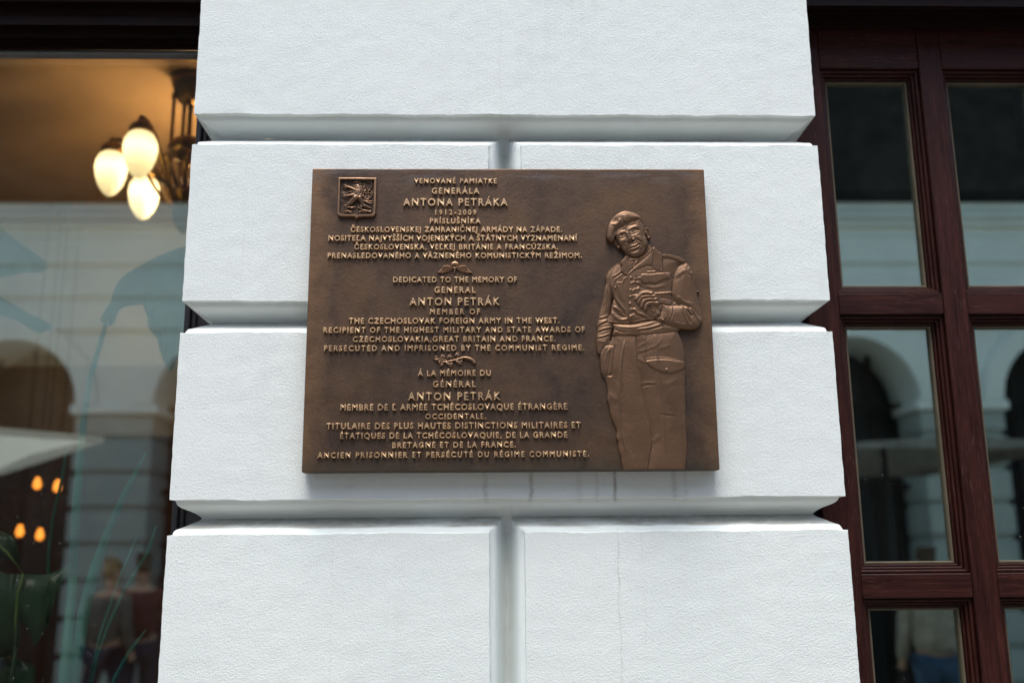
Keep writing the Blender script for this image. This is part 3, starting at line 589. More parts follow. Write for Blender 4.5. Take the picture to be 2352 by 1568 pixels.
r3([(520, 500), (700, 470), (860, 440)], 14, -.0005); r3([(620, 530), (760, 480), (900, 480)], 14, -.0005); r3([(830, 560), (880, 620), (900, 650)], 10, -.0010)
AMP = 1.2
# beret
F.layer(pg(Z1, [(294, 420), (300, 340), (320, 270), (370, 195), (440, 145), (510, 128), (590, 145), (650, 170), (686, 205), (692, 236), (640, 242), (560, 272), (490, 312), (425, 352), (398, 400), (384, 450), (375, 472), (340, 479), (310, 452)]), .0100, .0058, .016, BERET)
F.ridge(pl(Z1, [(690, 234), (640, 241), (560, 271), (490, 311), (424, 351), (398, 398)], .01), .0013, .0014, False)
F.ridge(pl(Z1, [(660, 222), (560, 250), (480, 295), (410, 335), (384, 400)], .01), .0030, -.0013)
F.bump(pc(Z1, (390, 235), .012), .010, .0075, -.0022, .6); F.ridge(pl(Z1, [(360, 275), (400, 275), (436, 245), (440, 215)], .012), .0022, .0018)
F.layer(PT(Z1, [(474, 168), (536, 161), (550, 228), (520, 234), (484, 226)], .015), .0014, add=True)
F.layer(PT(Z1, [(484, 176), (529, 170), (540, 220), (518, 225), (492, 219)], .015), -.0007, add=True); F.ridge(pl(Z1, [(500, 185), (515, 200), (508, 215)], .015), .0012, .0009)
F.L = np.where((F.L == STICK) & (F.X < at(*Z1(700, 1060), YF).x), 12, F.L)
AMP = WID = 1.0
fine = np.random.normal(0, 1, F.H.shape)
k = np.array([1, 4, 6, 4, 1])/16.
for _ in range(2):
    fine = np.apply_along_axis(lambda v: np.convolve(v, k, 'same'), 0, fine); fine = np.apply_along_axis(lambda v: np.convolve(v, k, 'same'), 1, fine)
F.H += np.where(F.H > .001, fine/fine.std()*.00004, 0)
# soften the modelling a touch, keep the outline
m0 = F.H > 0; Hs = F.H.copy(); k3 = np.array([1, 2, 1])/4.
Hs = np.apply_along_axis(lambda v: np.convolve(v, k3, 'same'), 0, Hs); Hs = np.apply_along_axis(lambda v: np.convolve(v, k3, 'same'), 1, Hs)
F.H = np.where(m0, np.maximum(Hs, .0002), F.H)
sol = bpy.data.objects.new('soldier_relief', None); C.objects.link(sol); sol.location = (.29, YF, ZP); sol.matrix_world = Matrix.Translation((.29, YF, ZP))
sol.parent = plq; sol.matrix_parent_inverse = plq.matrix_world.inverted()
bpy.context.view_layer.update()
F.build({TROU: 'trousers', JACK: 'jacket', HAND: 'hand', HEAD: 'head', BERET: 'beret', BAND: 'waistband', TIE: 'tie', STICK: 'stick', 11: 'stick_tip', 12: 'stick_tip', SHIRT: 'shirt_collar'}, M['relief'], sol, None)

# ---- coat of arms
E = Field(-.352, -.262, ZP+.495, ZP+.605, .0005)
outer = PT(T1, [(445, 148), (893, 152), (886, 400), (879, 560), (868, 590), (840, 602), (690, 603), (670, 612), (657, 642), (645, 612), (625, 602), (475, 601), (447, 592), (434, 570), (440, 380)], .004)
inner = PT(T1, [(470, 172), (862, 176), (858, 400), (852, 545), (842, 568), (820, 574), (690, 574), (665, 586), (640, 574), (490, 573), (468, 566), (460, 545), (466, 380)], .004)
E.layer(outer, .0056, .0012, .0022, 1); E.layer(inner, .0008, 0, .01, 2)
E.layer(PT(T1, [(600, 180), (735, 180), (735, 315), (850, 315), (850, 440), (740, 440), (740, 572), (600, 572), (600, 440), (468, 440), (468, 312), (600, 312)], .004), .0013, 0, .01, 2)
def lt(P, r0, r1, base=.0020, k=1.45): E.tube(pl(T1, P, .004), r0*.000172, r1*.000172, base, k, 3)
E.layer(pg(T1, [(640, 225), (665, 212), (690, 225), (725, 245), (740, 290), (720, 340), (730, 390), (700, 400), (660, 395), (620, 350), (610, 300), (635, 270), (605, 245), (612, 232)]), .0022, .0026, .008, 3)
lt([(640, 385), (600, 425), (555, 460), (530, 490)], 30, 16); lt([(530, 490), (600, 490), (640, 490)], 14, 8); lt([(540, 480), (530, 520), (560, 535), (600, 545)], 14, 9)
lt([(690, 380), (715, 430), (720, 470), (690, 500)], 30, 14); lt([(720, 450), (770, 475), (820, 500)], 14, 6); lt([(700, 490), (720, 520), (770, 530), (822, 545)], 14, 8); lt([(720, 400), (780, 430), (838, 445)], 14, 6); lt([(735, 425), (790, 415), (835, 420)], 9, 5)
lt([(640, 290), (590, 265), (545, 250)], 20, 14); lt([(640, 345), (590, 350), (535, 360)], 20, 14)
for P in ([(545, 250), (530, 225), (535, 206)], [(545, 250), (515, 232), (500, 228)], [(545, 250), (515, 255), (498, 260)], [(545, 250), (525, 275), (528, 285)], [(535, 360), (510, 340), (500, 325)], [(535, 360), (505, 360), (488, 365)], [(535, 360), (515, 380), (510, 395)], [(550, 362), (545, 385), (550, 402)],
          [(560, 535), (530, 540), (512, 535)], [(560, 535), (540, 550), (525, 558)], [(560, 540), (575, 552), (600, 552)], [(770, 530), (740, 540), (705, 550)], [(770, 530), (765, 550), (755, 562)], [(800, 535), (815, 530), (828, 528)],
          [(630, 205), (640, 190), (660, 200), (662, 182), (680, 198), (695, 185), (694, 212)], [(740, 300), (758, 285), (755, 258)], [(735, 260), (750, 240), (740, 215)], [(620, 380), (590, 395), (575, 390)], [(610, 310), (580, 305), (560, 315)], [(540, 500), (520, 470), (525, 455)], [(680, 500), (672, 480), (680, 460)]):
    lt(P, 9, 5)
lt([(770, 400), (740, 365), (742, 320), (765, 295)], 9, 9); lt([(775, 400), (815, 380), (838, 340), (825, 300)], 10, 8); lt([(790, 310), (820, 270), (838, 230), (820, 195), (780, 192)], 9, 7); lt([(800, 300), (775, 255), (765, 220)], 7, 5)
for a in range(8):
    x, y = 742 + (a % 4)*26, 330 + (a//4)*40; lt([(x, y), (x+(10 if x > 790 else -10), y-12)], 7, 4)
for P in ([(720, 250), (746, 272)], [(724, 280), (749, 303)], [(722, 308), (744, 333)], [(715, 340), (735, 366)], [(622, 300), (598, 318)], [(615, 330), (588, 334)], [(625, 355), (600, 374)], [(640, 370), (622, 398)], [(642, 232), (610, 240)], [(645, 248), (616, 257)], [(700, 215), (722, 232)], [(565, 452), (532, 462)], [(585, 440), (552, 436)], [(705, 470), (684, 492)], [(735, 470), (760, 492)], [(725, 440), (752, 452)], [(600, 500), (632, 478)], [(690, 545), (712, 532)]):
    lt(P, 11, 4, .0028)
lt([(640, 385), (605, 420), (570, 452)], 36, 20); lt([(695, 385), (718, 435), (722, 475)], 34, 16)
for P in ([(690, 235), (712, 290), (700, 340)], [(660, 240), (640, 250)], [(715, 250), (735, 300), (722, 350)], [(650, 400), (600, 440), (560, 475)], [(700, 400), (722, 450), (715, 480)]): E.ridge(pl(T1, P, .005), .0010, -.0012)
E.layer(pg(T1, [(622, 290), (690, 290), (688, 340), (655, 360), (626, 342)]), .0060, 0, .01, 3); E.layer(pg(T1, [(632, 300), (682, 300), (679, 335), (655, 350), (635, 335)]), .0052, 0, .01, 3)
E.ridge(pl(T1, [(656, 305), (656, 340)], .005), .0007, .0012); E.ridge(pl(T1, [(643, 316), (669, 316)], .005), .0007, .0010)
coa = bpy.data.objects.new('coat_of_arms', None); C.objects.link(coa); coa.location = (-.307, YF, ZP+.55); coa.parent = plq; coa.matrix_world = Matrix.Translation((-.307, YF, ZP+.55))
bpy.context.view_layer.update(); coa.matrix_parent_inverse = Matrix.Identity(4); coa.location = (-.307, 0, .55); bpy.context.view_layer.update()
E.build({1: 'shield_rim', 2: 'shield_field', 3: 'lion'}, {1: M['rim'], 2: M['plate'], 3: M['crest']}, coa, coa)
# ---- parachute wings
P_ = Field(-.16, -.07, ZP+.39, ZP+.44, .0005)
wing = [(1774, 1192), (1745, 1172), (1715, 1162), (1668, 1166), (1640, 1200), (1615, 1228), (1592, 1248), (1625, 1247), (1665, 1243), (1705, 1236), (1740, 1226), (1770, 1204)]
for sgn in (1, -1):
    f = (lambda x, y: T1(x, y)) if sgn == 1 else (lambda x, y: T1(3594-x, y))
    P_.layer(pg(f, wing), .0030, .0012, .004, 1)
    for q in range(6): P_.ridge(pl(f, [(1688+q*15-8, 1178+q*3), (1665+q*17, 1210), (1640+q*21, 1240)]), .0009, -.0022)
    P_.ridge(pl(f, [(1770, 1190), (1715, 1166), (1670, 1170), (1596, 1246)]), .0010, .0012, False)
P_.layer(pg(T1, [(1748, 1166), (1758, 1134), (1780, 1118), (1800, 1114), (1820, 1118), (1842, 1134), (1852, 1166), (1825, 1160), (1800, 1165), (1775, 1160)]), .0036, .0022, .006, 1)
for x in (1752, 1775, 1800, 1825, 1848): P_.tube(PT(T1, [(x, 1165), (1797, 1205)], .004), .0007, .0007, .0030, 1.2, 1)
P_.tube(PT(T1, [(1797, 1195), (1797, 1246)], .004), .0016, .0012, .0030, 1.2, 1)
P_.build({1: 'parachute_wings'}, M['rim'], plq, plq)
# ---- linden branch
B_ = Field(-.175, -.055, ZP+.195, ZP+.26, .0005)
B_.tube(pl(T3, [(1368, 586), (1345, 562), (1300, 548), (1270, 550), (1230, 562), (1180, 574), (1130, 580), (1085, 570)], .004), .0036, .0010, .0018, 1.2, 1)
for (x, y, a, sx, sy) in ((1066, 555, 200, 1150, 565), (1118, 540, 100, 1140, 578), (1172, 540, 95, 1185, 572), (1232, 525, 85, 1235, 560), (1105, 598, 235, 1135, 580), (1178, 602, 270, 1180, 575), (1258, 586, 300, 1240, 562)):
    q = []
    for k in range(20):
        th = 2*math.pi*k/20; hx = 16*math.sin(th)**3/16; hy = (13*math.cos(th)-5*math.cos(2*th)-2*math.cos(3*th)-math.cos(4*th))/16
        c_, s_ = math.cos(R(a+90)), math.sin(R(a+90)); q.append((x + 23*(hx*c_ - hy*s_), y - 23*(hx*s_ + hy*c_)))
    B_.layer(cr(PT(T3, q, .004), True, 2), .0022, .0016, .005, 1)
    B_.ridge(PT(T3, [(x-18*math.cos(R(a)), y+18*math.sin(R(a))), (x+18*math.cos(R(a)), y-18*math.sin(R(a)))], .004), .0008, -.001)
    B_.tube(PT(T3, [(sx, sy), (x, y)], .004), .0008, .0008, .0024, 1, 1)
for x, y in ((1096, 575), (1090, 584), (1148, 586), (1155, 595), (1222, 570), (1228, 580), (1236, 574)): B_.tube(PT(T3, [(x, y), (x+1, y)], .004), .0022, .0022, .0018, 1.3, 1)
B_.build({1: 'linden_branch'}, M['crest'], plq, plq)

# ------------------------------------------------------------------ left shop window
lw = thing('shop_window', 'large shop window left of the pillar with dark wooden head and black frame', 'window', (-2.2, .2, 0))
zt = at(220, 124, YG).z; zsill = .55; xl, xrr = -4.2, -.60
xf = at(424, 735, YG-.02).x
MB().box(xl, xf+.03, YG, YG+.006, zsill, zt+.05).build('pane', M['glass'], lw)
zf = lambda py, y: at(220, py, y).z
prof = [(.19, zf(118, .19)), (.165, zf(114, .165)), (.165, zf(100, .165)), (.15, zf(97, .15)), (.15, zf(89, .15)), (.125, zf(85, .125)), (.125, zf(60, .125)), (.10, zf(58, .10)), (.10, zf(8, .10)), (.07, zf(4, .07)), (.05, zf(-30, .05)), (.02, zf(-60, .02)), (.02, z0c+.40), (.45, z0c+.40), (.45, zf(118, .19)+.5), (.21, zf(118, .19))]
MB().prism(prof, xl, PX0+.045).build('head', M['wood_d'], lw)
MB().box(xl, xf, .172, .1985, zf(124, .172), zf(116, .172)-.001, .002).build('glazing_bead', M['bead'], lw)
MB().box(xf, xf+.012, .175, .25, zsill, zt+.02, .002).box(xf+.0125, xf+.022, .185, .25, zsill, zt+.02, .002).box(xf+.0225, PX0+.09, .195, .25, zsill, zt+.02).build('frame', M['black'], lw)
MB().box(xl, PX0+.05, .10, .35, .0, zsill).build('apron', M['wood_h'], lw)

# the room behind it
RB = 2.95; ZC = 3.28
tag(MB().box(-8, -.45, .30, RB, ZC, ZC+.1).build('ceiling', M['ceil']), kind='structure')
tag(MB().box(-8, -.45, RB, RB+.1, 2.55, ZC+.1).build('room_frieze', M['beige']), kind='structure')
tag(MB().box(-8, -.45, RB-.003, RB+.1, 2.2, 2.549).build('room_dado', plain('brown_wall', (.26, .23, .19), .9, 0, .2, 4, 0)), kind='structure')
tag(MB().box(-8, -.45, RB-.006, RB+.1, 0, 2.199).box(-8.1, -8, .3, RB+.1, 0, ZC+.1).build('room_wall', M['room']), kind='structure')
tag(MB().box(-.55, -.45, .361, RB-.006, 0, ZC-.002).build('party_wall', M['ceil']), kind='structure')
tag(MB().box(-8, -.46, .26, RB, .001, .02).build('floor', M['room']), kind='structure')

# chandelier
def chandelier():
    cy = 1.35; c = at(426, 430, cy); cx = c.x
    t = thing('chandelier', 'brass chandelier with lit egg-shaped glass globes hanging in the shop', 'chandelier', (cx, cy, ZC))
    hub = at(452, 480, cy).z
    MB().lathe([(.01, ZC-.10), (.045, ZC-.09), (.07, ZC-.03), (.075, ZC-.001)], (cx, cy, 0)).build('ceiling_rose', M['brass'], t, True)
    b = MB(); b.tube([(cx, cy, ZC-.09), (cx, cy, hub-.02)], .009)
    for dx in (-.06, -.022, .05): b.tube([(cx+dx, cy, hub+.42), (cx+dx, cy, hub+.12), (cx+dx*.5, cy, hub)], .007).lathe([(.004, hub+.40), (.012, hub+.42), (.004, hub+.445)], (cx+dx, cy, 0), 10)
    b.lathe([(.004, hub-.09), (.03, hub-.06), (.045, hub-.02), (.03, hub+.02), (.05, hub+.05), (.012, hub+.09)], (cx, cy, 0)); b.lathe([(.01, hub+.16), (.055, hub+.19), (.07, hub+.22), (.05, hub+.25), (.01, hub+.27)], (cx, cy, 0))
    for q in range(9): b.tube([Vector((cx+.03*math.cos(q*.7), cy+.03*math.sin(q*.7), hub+.06)), Vector((cx+(.09+.02*(q%3))*math.cos(q*.7), cy+.09*math.sin(q*.7), hub+.12+.02*(q%4))), Vector((cx+.06*math.cos(q*.7+.5), cy+.06*math.sin(q*.7+.5), hub+.2))], [.006, .010, .003], 6)
    b.build('stem', M['brass'], t, True)
    gl = [(at(258, 350, 1.45), 1.45), (at(325, 303, 1.2), 1.2), (at(333, 408, 1.62), 1.62)]
    gl = [p for p, _ in gl] + [Vector((2*cx-p.x, 2*cy-p.y, p.z)) for p, _ in gl[:2]]
    for p in gl:
        top = p + Vector((0, 0, .02)); d = Vector((p.x-cx, p.y-cy, 0))
        a = MB(); pts = []
        for k in range(11):
            u = k/10; pts.append(Vector((cx, cy, 0)) + d*u + Vector((0, 0, hub*(1-u) + (p.z+.05)*u - .11*math.sin(math.pi*u)*(1-u) + .10*math.sin(math.pi*u)*u)))
        a.tube(pts, .0065, 8); a.tube([p+Vector((0, 0, .055)), p+Vector((0, 0, .03))], [.012, .02])
        a.lathe([(.012, .040), (.028, .030), (.040, .012), (.040, -.002), (.026, -.003)], p); ar = a.build('arm', M['brass'], t, True)
        prof = [(.026, .0), (.042, -.012), (.053, -.035), (.056, -.06), (.051, -.095), (.039, -.13), (.022, -.155), (.006, -.166)]
        MB().lathe(prof, p).build('globe', M['globe'], t, True)
    ll = bpy.data.lights.new('room_fill_light', 'POINT'); ll.energy = 9; ll.color = (1, .66, .36); ll.shadow_soft_size = .08  # added fill light outside the globes, out of view, to brighten the room
    lo = bpy.data.objects.new('room_fill_light', ll); C.objects.link(lo); lo.parent = t; q = at(500, 470, cy+.25); lo.location = (q.x-cx, .25, q.z-ZC)
    return t
chandelier()
# small amber lamps deep in the room
for k, (px, py, lab) in enumerate(((85, 1113, 'left amber lamp of the upper pair inside the shop window'), (131, 1119, 'right amber lamp of the upper pair inside the shop window'), (45, 1222, 'left amber lamp of the lower pair inside the shop window'), (91, 1230, 'right amber lamp of the lower pair inside the shop window'))):
    p = at(px, py, 2.6)
    t = thing('amber_lamp', lab, 'lamp', p, 'amber lamps inside the shop window')
    MB().lathe([(.006, -.02), (.015, -.012), (.018, 0), (.015, .013), (.008, .0345)], p, 16).build('bulb', M['bulb'], t, True)
    MB().lathe([(.012, .0345), (.014, .06), (.003, .075)], p, 12).tube([p+Vector((0, 0, .07)), Vector((p.x, p.y, ZC))], .002, 6).build('cord_and_cap', M['black'], t, True)

# plants standing in the window
L3 = zr(0, 850, 850/1403); L4 = zr(0, 1750, 850/1359)
def leaf(name, m, parent, f, outline, Y, rib=None, curl=.03, closed_n=4):
    P3 = [at(*f(x, y), Y) for x, y in outline]; P2 = cr([(p.x, p.z) for p in P3], True, closed_n)
    fld = P2; bm = bmesh.new(); c = fld.mean(0)
    vs = [bm.verts.new((p[0], Y, p[1])) for p in fld]; fc = bm.faces.new(vs)
    bmesh.ops.triangulate(bm, faces=[fc]); bmesh.ops.subdivide_edges(bm, edges=bm.edges[:], cuts=2, use_grid_fill=True)
    s = np.ptp(fld, axis=0).max()
    for v in bm.verts:
        dx, dz = (v.co.x-c[0])/s, (v.co.z-c[1])/s
        v.co.y += curl*(dx*dx*2.0 + dz*dz*1.2 - .3*abs(dx)) + .004*math.sin(dx*16+dz*9)
    me = bpy.data.meshes.new(name); bm.to_mesh(me); bm.free(); o = link(name, me, m, parent)
    me.polygons.foreach_set('use_smooth', [True]*len(me.polygons))
    md = o.modifiers.new('thick', 'SOLIDIFY'); md.thickness = .0012
    if rib:
        MB().tube([at(*f(x, y), Y-.004) for x, y in rib], [.0035]*(len(rib)-1) + [.0015], 6).build('midrib', M['rib'], o, True)
    return o
bp = thing('tall_leafy_plant', 'tall plant with paddle-shaped teal leaves standing behind the shop glass', 'plant', (-1.1, .75, .021))
Yp = .62
leaf('leaf', M['leaf'], bp, L3, [(1300, 140), (1240, 185), (960, 320), (820, 410), (750, 510), (735, 580), (690, 630), (655, 700), (690, 728), (740, 735), (790, 640), (900, 610), (1050, 590), (985, 690), (980, 760), (1040, 840), (1060, 930), (1090, 1010), (1130, 1035), (1190, 900), (1300, 800)], Yp, None, .06)
leaf('leaf', M['leaf'], bp, L3, [(-60, 80), (60, 150), (160, 215), (250, 280), (305, 345), (260, 385), (150, 395), (-60, 400)], Yp+.1, None, .05)
leaf('leaf', M['leaf'], bp, L3, [(-60, 520), (60, 590), (180, 660), (320, 735), (240, 790), (120, 720), (-60, 640)], Yp+.14, None, .05)
def stem(f, pts, r, Y=Yp): MB().tube([at(*f(x, y), Y) for x, y in pts], r, 8).build('stem', M['leaf'], bp, True)
stem(L3, [(705, 715), (650, 900), (592, 1100), (560, 1300), (535, 1540), (505, 1900), (480, 2400)], [.006, .007, .008, .009, .010, .011, .012])
stem(L4, [(930, 100), (800, 350), (690, 600), (600, 850), (540, 1100), (480, 1500), (455, 1900)], [.003, .008, .010, .013, .016, .014, .012])
stem(L4, [(1000, 560), (940, 740), (800, 960), (690, 1200), (620, 1400), (560, 1700)], [.002, .004, .004, .003, .003, .003])
stem(L4, [(430, 60), (395, 260), (340, 500), (310, 740), (300, 1200)], [.003, .004, .004, .004, .004], Yp+.2)
stem(L4, [(930, 1230), (830, 1360), (730, 1540), (690, 1700)], [.002, .004, .005, .005])
stem(L4, [(870, 640), (760, 900), (640, 1250), (570, 1560)], [.002, .003, .003, .003])
MB().lathe([(.14, .021), (.17, .1), (.20, .34), (.19, .36), (.16, .33)], (-1.12, Yp+.1, 0)).build('pot', M['pot'], bp, True)
MB().tube([(-1.12, Yp+.1, .3), at(*L3(480, 2400), Yp)], [.02, .012], 8).build('stem', M['leaf'], bp, True)
mo = thing('broad_leaf_plant', 'dark green broad-leaved plant low behind the shop glass', 'plant', (-1.35, .42, .021))
leaf('leaf', M['leafd'], mo, L4, [(-80, 890), (40, 872), (130, 870), (270, 876), (350, 852), (418, 812), (404, 900), (362, 1000), (322, 1130), (292, 1170), (272, 1250), (210, 1328), (180, 1230), (108, 1152), (100, 1350), (-80, 1380)], .40, [(150, 872), (112, 1000), (102, 1150), (98, 1340)], .04)
leaf('leaf', M['leafd'], mo, L4, [(-80, 600), (20, 605), (85, 640), (115, 720), (108, 800), (60, 780), (-80, 720)], .50, [(-60, 640), (50, 740), (150, 872)], .04)
leaf('leaf', M['leafd'], mo, L4, [(-80, 1380), (60, 1400), (150, 1430), (210, 1470), (200, 1600), (100, 1700), (-80, 1700)], .44, None, .05)
MB().tube([at(*L4(98, 1340), .40), at(*L4(60, 1700), .44), Vector((-1.35, .46, .3))], [.004, .006, .008], 8).build('stem', M['leafd'], mo, True)
MB().lathe([(.10, .021), (.13, .1), (.15, .30), (.14, .32), (.12, .29)], (-1.35, .48, 0)).build('pot', M['pot'], mo, True)

# ------------------------------------------------------------------ right window
YW = .145; YP = .185
rw = thing('wooden_window', 'dark red wooden window with small panes right of the pillar', 'window', (1.2, YW, 0))
def X(px, py=735, y=YW): return at(px, py, y).x
def Zr(py, px=2050, y=YW): return at(px, py, y).z
sx0, sx1 = X(1858), X(1930); m0, m1 = X(2172), X(2227)
pw = m0 - sx1; cols = [(sx1, m0), (m1, m1+pw)]; xe = m1 + pw
rz = [(Zr(672), Zr(156)), (Zr(1317), Zr(721)), (Zr(1317)-(Zr(721)-Zr(1317))-.05, Zr(1374))]
zb = rz[2][0]-.12; ztp = Zr(60)
f = MB(); f.box(sx0, sx1, YW, YW+.06, .3, ztp, .002); f.build('stile', M['wood_v'], rw)
MB().box(m0, m1, YW, YW+.058, zb+.001, ztp-.001, .002).build('mullion', M['wood_v'], rw)
MB().box(xe, xe+.07, YW, YW+.06, .3, ztp, .002).build('stile', M['wood_v'], rw)
for ca, cb in cols:
    for za, zb2 in ((rz[0][1], ztp-.002), (rz[1][1], rz[0][0]), (rz[2][1], rz[1][0]), (zb, rz[2][0])):
        MB().box(ca+.0004, cb-.0004, YW+.0015, YW+.057, za, zb2, .002).build('rail', M['wood_h'], rw)
    for za, zb2 in rz:
        p = MB(); e = .0006
        p.ring(ca+e, cb-e, za+e, zb2-e, .007, YW+.010, YW+.056); p.ring(ca+.0075, cb-.0075, za+.0075, zb2-.0075, .006, YW+.017, YW+.055); p.ring(ca+.0137, cb-.0137, za+.0137, zb2-.0137, .005, YW+.025, YW+.054)
        mo_ = p.build('moulding', M['wood_v'], rw)
        MB().ring(ca+.0189, cb-.0189, za+.0189, zb2-.0189, .006, YW+.031, YW+.053).build('putty_bead', M['putty'], mo_)
        MB().box(ca+.012, cb-.012, YW+.040, YW+.044, za+.012, zb2-.012).build('pane', M['glass2'], rw)
zz = lambda py, y: at(2050, py, y).z
prof = [(.185, ztp), (.135, ztp), (.135, zz(70, .135)), (.12, zz(62, .12)), (.12, zz(34, .12)), (.095, zz(30, .095)), (.095, zz(22, .095)), (.06, zz(14, .06)), (.06, zz(-25, .06)), (.02, zz(-60, .02)), (.02, z0c+.40), (.45, z0c+.40), (.45, ztp)]
MB().prism(prof, PX1-.045, xe+.6).build('head', M['wood_d'], rw)
MB().box(PX1-.045, xe+.6, .10, .40, 0, .3).build('apron', M['wood_h'], rw); MB().box(xe+.0705, xe+.6, .10, .40, .301, ztp-.002).build('jamb', M['wood_v'], rw)
MB().box(PX1-.045, sx0-.0005, YW+.03, YW+.07, .301, ztp-.002).build('rebate', M['black'], rw)
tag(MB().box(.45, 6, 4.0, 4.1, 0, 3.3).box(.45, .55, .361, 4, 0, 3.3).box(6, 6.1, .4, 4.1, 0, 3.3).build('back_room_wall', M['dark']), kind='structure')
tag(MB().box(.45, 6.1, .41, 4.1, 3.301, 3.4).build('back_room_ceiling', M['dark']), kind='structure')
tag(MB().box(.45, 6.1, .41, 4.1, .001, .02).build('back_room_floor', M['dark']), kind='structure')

# ------------------------------------------------------------------ across the street (seen in the glass)
YO = -8.0
ob = thing('opposite_building', 'white grooved building with round arches across the street, mirrored in the glass', 'building', (0, YO, 0))
wt = mir(1200, 468, YO).z; sp = mir(1200, 925, YO).z; ctr = [mir(24 + 484*k, 900, YO).x for k in range(-6, 11)]
AR_ = (mir(1350, 900, YO).x - mir(1200, 900, YO).x); XA, XB = ctr[0]-1.1, ctr[-1]+1.1
MB().box(XA, XB, YO-.9, YO-.8, 0, wt).build('inner_wall', M['void'], ob)
wall = MB(); n = 20; PM = plain('pier_shade_grey', (.42, .45, .43), .85, 0, .1, 3, .1)  # grey on the piers paints in the shade low on the white facade
zcrown = sp + AR_ + .06; edges = [XA] + [(a+b)/2 for a, b in zip(ctr, ctr[1:])] + [XB]
for c, e0, e1 in zip(ctr, edges, edges[1:]):
    for side in (-1, 1):
        xe_ = e0 if side < 0 else e1
        arc = [(c + side*AR_*math.cos(q), sp + AR_*math.sin(q)) for q in [math.pi/2*k/n for k in range(n+1)]]
        out = [(xe_, sp + (zcrown-sp)*min(1, k/(n*.6))) if k <= n*.6 else (xe_ + (c-xe_)*((k-n*.6)/(n*.4)), zcrown) for k in range(n+1)]
        for yy in (YO-.03,):
            va = [wall.b.verts.new((x, yy, z)) for x, z in arc]; vo = [wall.b.verts.new((x, yy, z)) for x, z in out]; vb = [wall.b.verts.new((x, yy-.7, z)) for x, z in arc]
            for k in range(n):
                wall.b.faces.new((va[k], va[k+1], vo[k+1], vo[k])); wall.b.faces.new((va[k], va[k+1], vb[k+1], vb[k]))
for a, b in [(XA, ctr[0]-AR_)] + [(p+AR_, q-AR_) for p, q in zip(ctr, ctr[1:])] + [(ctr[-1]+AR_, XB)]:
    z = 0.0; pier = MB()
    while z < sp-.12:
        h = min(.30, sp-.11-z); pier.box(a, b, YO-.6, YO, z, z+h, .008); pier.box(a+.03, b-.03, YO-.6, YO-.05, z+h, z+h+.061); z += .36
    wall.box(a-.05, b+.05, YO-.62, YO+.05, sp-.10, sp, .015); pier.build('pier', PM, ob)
z = zcrown
while z < wt-.65: wall.box(XA, XB, YO-.6, YO, z+.055, z+.35, .008); wall.box(XA, XB, YO-.6, YO-.05, z, z+.056); z += .36
wall.box(XA, XB, YO-.6, YO-.02, z, wt-.002); wall.box(XA, XB, YO-.6, YO+.06, z+.1, z+.17, .02); wall.box(XA, XB, YO-.6, YO+.10, z+.18, z+.24, .02); wall.box(XA, XB, YO-.6, YO+.05, wt-.1, wt, .02)
wall.build('wall', M['white'], ob)
for c in ctr:
    m_ = MB()
    for dx in (-.35, 0, .35): m_.box(c+dx-.025, c+dx+.025, YO-.5, YO-.44, 0, sp+math.sqrt(AR_**2-dx*dx)-.02)
    for zz_ in (sp-.02, sp-.9, sp-1.9): m_.box(c-AR_, c+AR_, YO-.495, YO-.435, zz_, zz_+.06)
    m_.build('window_bars', M['wood_d'], ob)
for c in ctr:
    r_ = MB(); A1, A2 = AR_+.002, AR_+.20; prev = None
    for k in range(n*2+1):
        q = math.pi*k/(n*2); L = [r_.b.verts.new((c+a*math.cos(q), y, sp+a*math.sin(q))) for a, y in ((A1, YO-.02), (A1, YO+.05), (A2, YO+.05), (A2, YO-.02))]
        if prev:
            for j in range(3): r_.b.faces.new((prev[j], prev[j+1], L[j+1], L[j]))
        prev = L
    r_.build('arch_moulding', M['white'], ob)
rf = MB().prism([(YO+.12, wt+.001), (YO+.12, wt+.10), (YO-1.2, wt+2.9), (YO-6, wt+3.6), (YO-6, wt+.001)], XA-.2, XB+.2).build('roof', M['slate'], ob)

def make_canvas():
    m, t, b = mat('translucent_canvas'); b.inputs['Base Color'].default_value = (.74, .72, .70, 1); b.inputs['Roughness'].default_value = .9
    tr = N(t, 'ShaderNodeBsdfTranslucent'); tr.inputs[0].default_value = (.72, .70, .67, 1); mx = N(t, 'ShaderNodeMixShader'); mx.inputs[0].default_value = .45
    t.links.new(b.outputs[0], mx.inputs[1]); t.links.new(tr.outputs[0], mx.inputs[2]); t.links.new(mx.outputs[0], t.nodes['Material Output'].inputs[0]); return m
M['canvas'] = make_canvas(); M['canvas_grey'] = plain('grey_canvas', (.26, .25, .25), .9)
def parasol(q4, z, lab, cm='canvas'):          # q4: the four rim corners in plan
    q4 = [Vector((*q, z)) for q in q4]; c = sum(q4, Vector())/4
    t = thing('parasol', lab, 'parasol', (c.x, c.y, 0), 'parasols across the street')
    b = bmesh.new(); ap = b.verts.new((c.x, c.y, z+.14)); rim = []; val = []
    for k in range(4):
        for u in (0, .5):
            p = q4[k].lerp(q4[(k+1) % 4], u); rim.append(b.verts.new(p + Vector((0, 0, .05 if u else 0)))); val.append(b.verts.new(p + Vector((0, 0, -.03))))
    for k in range(8): b.faces.new((ap, rim[k], rim[(k+1) % 8])); b.faces.new((rim[k], val[k], val[(k+1) % 8], rim[(k+1) % 8]))
    me = bpy.data.meshes.new('canopy'); b.to_mesh(me); b.free(); link('canopy', me, M[cm], t)
    MB().tube([(c.x, c.y, .08), (c.x, c.y, z+.145)], .025, 10).build('pole', M['black'], t); MB().box(c.x-.3, c.x+.3, c.y-.3, c.y+.3, .0, .08, .01).build('base', M['black'], t)
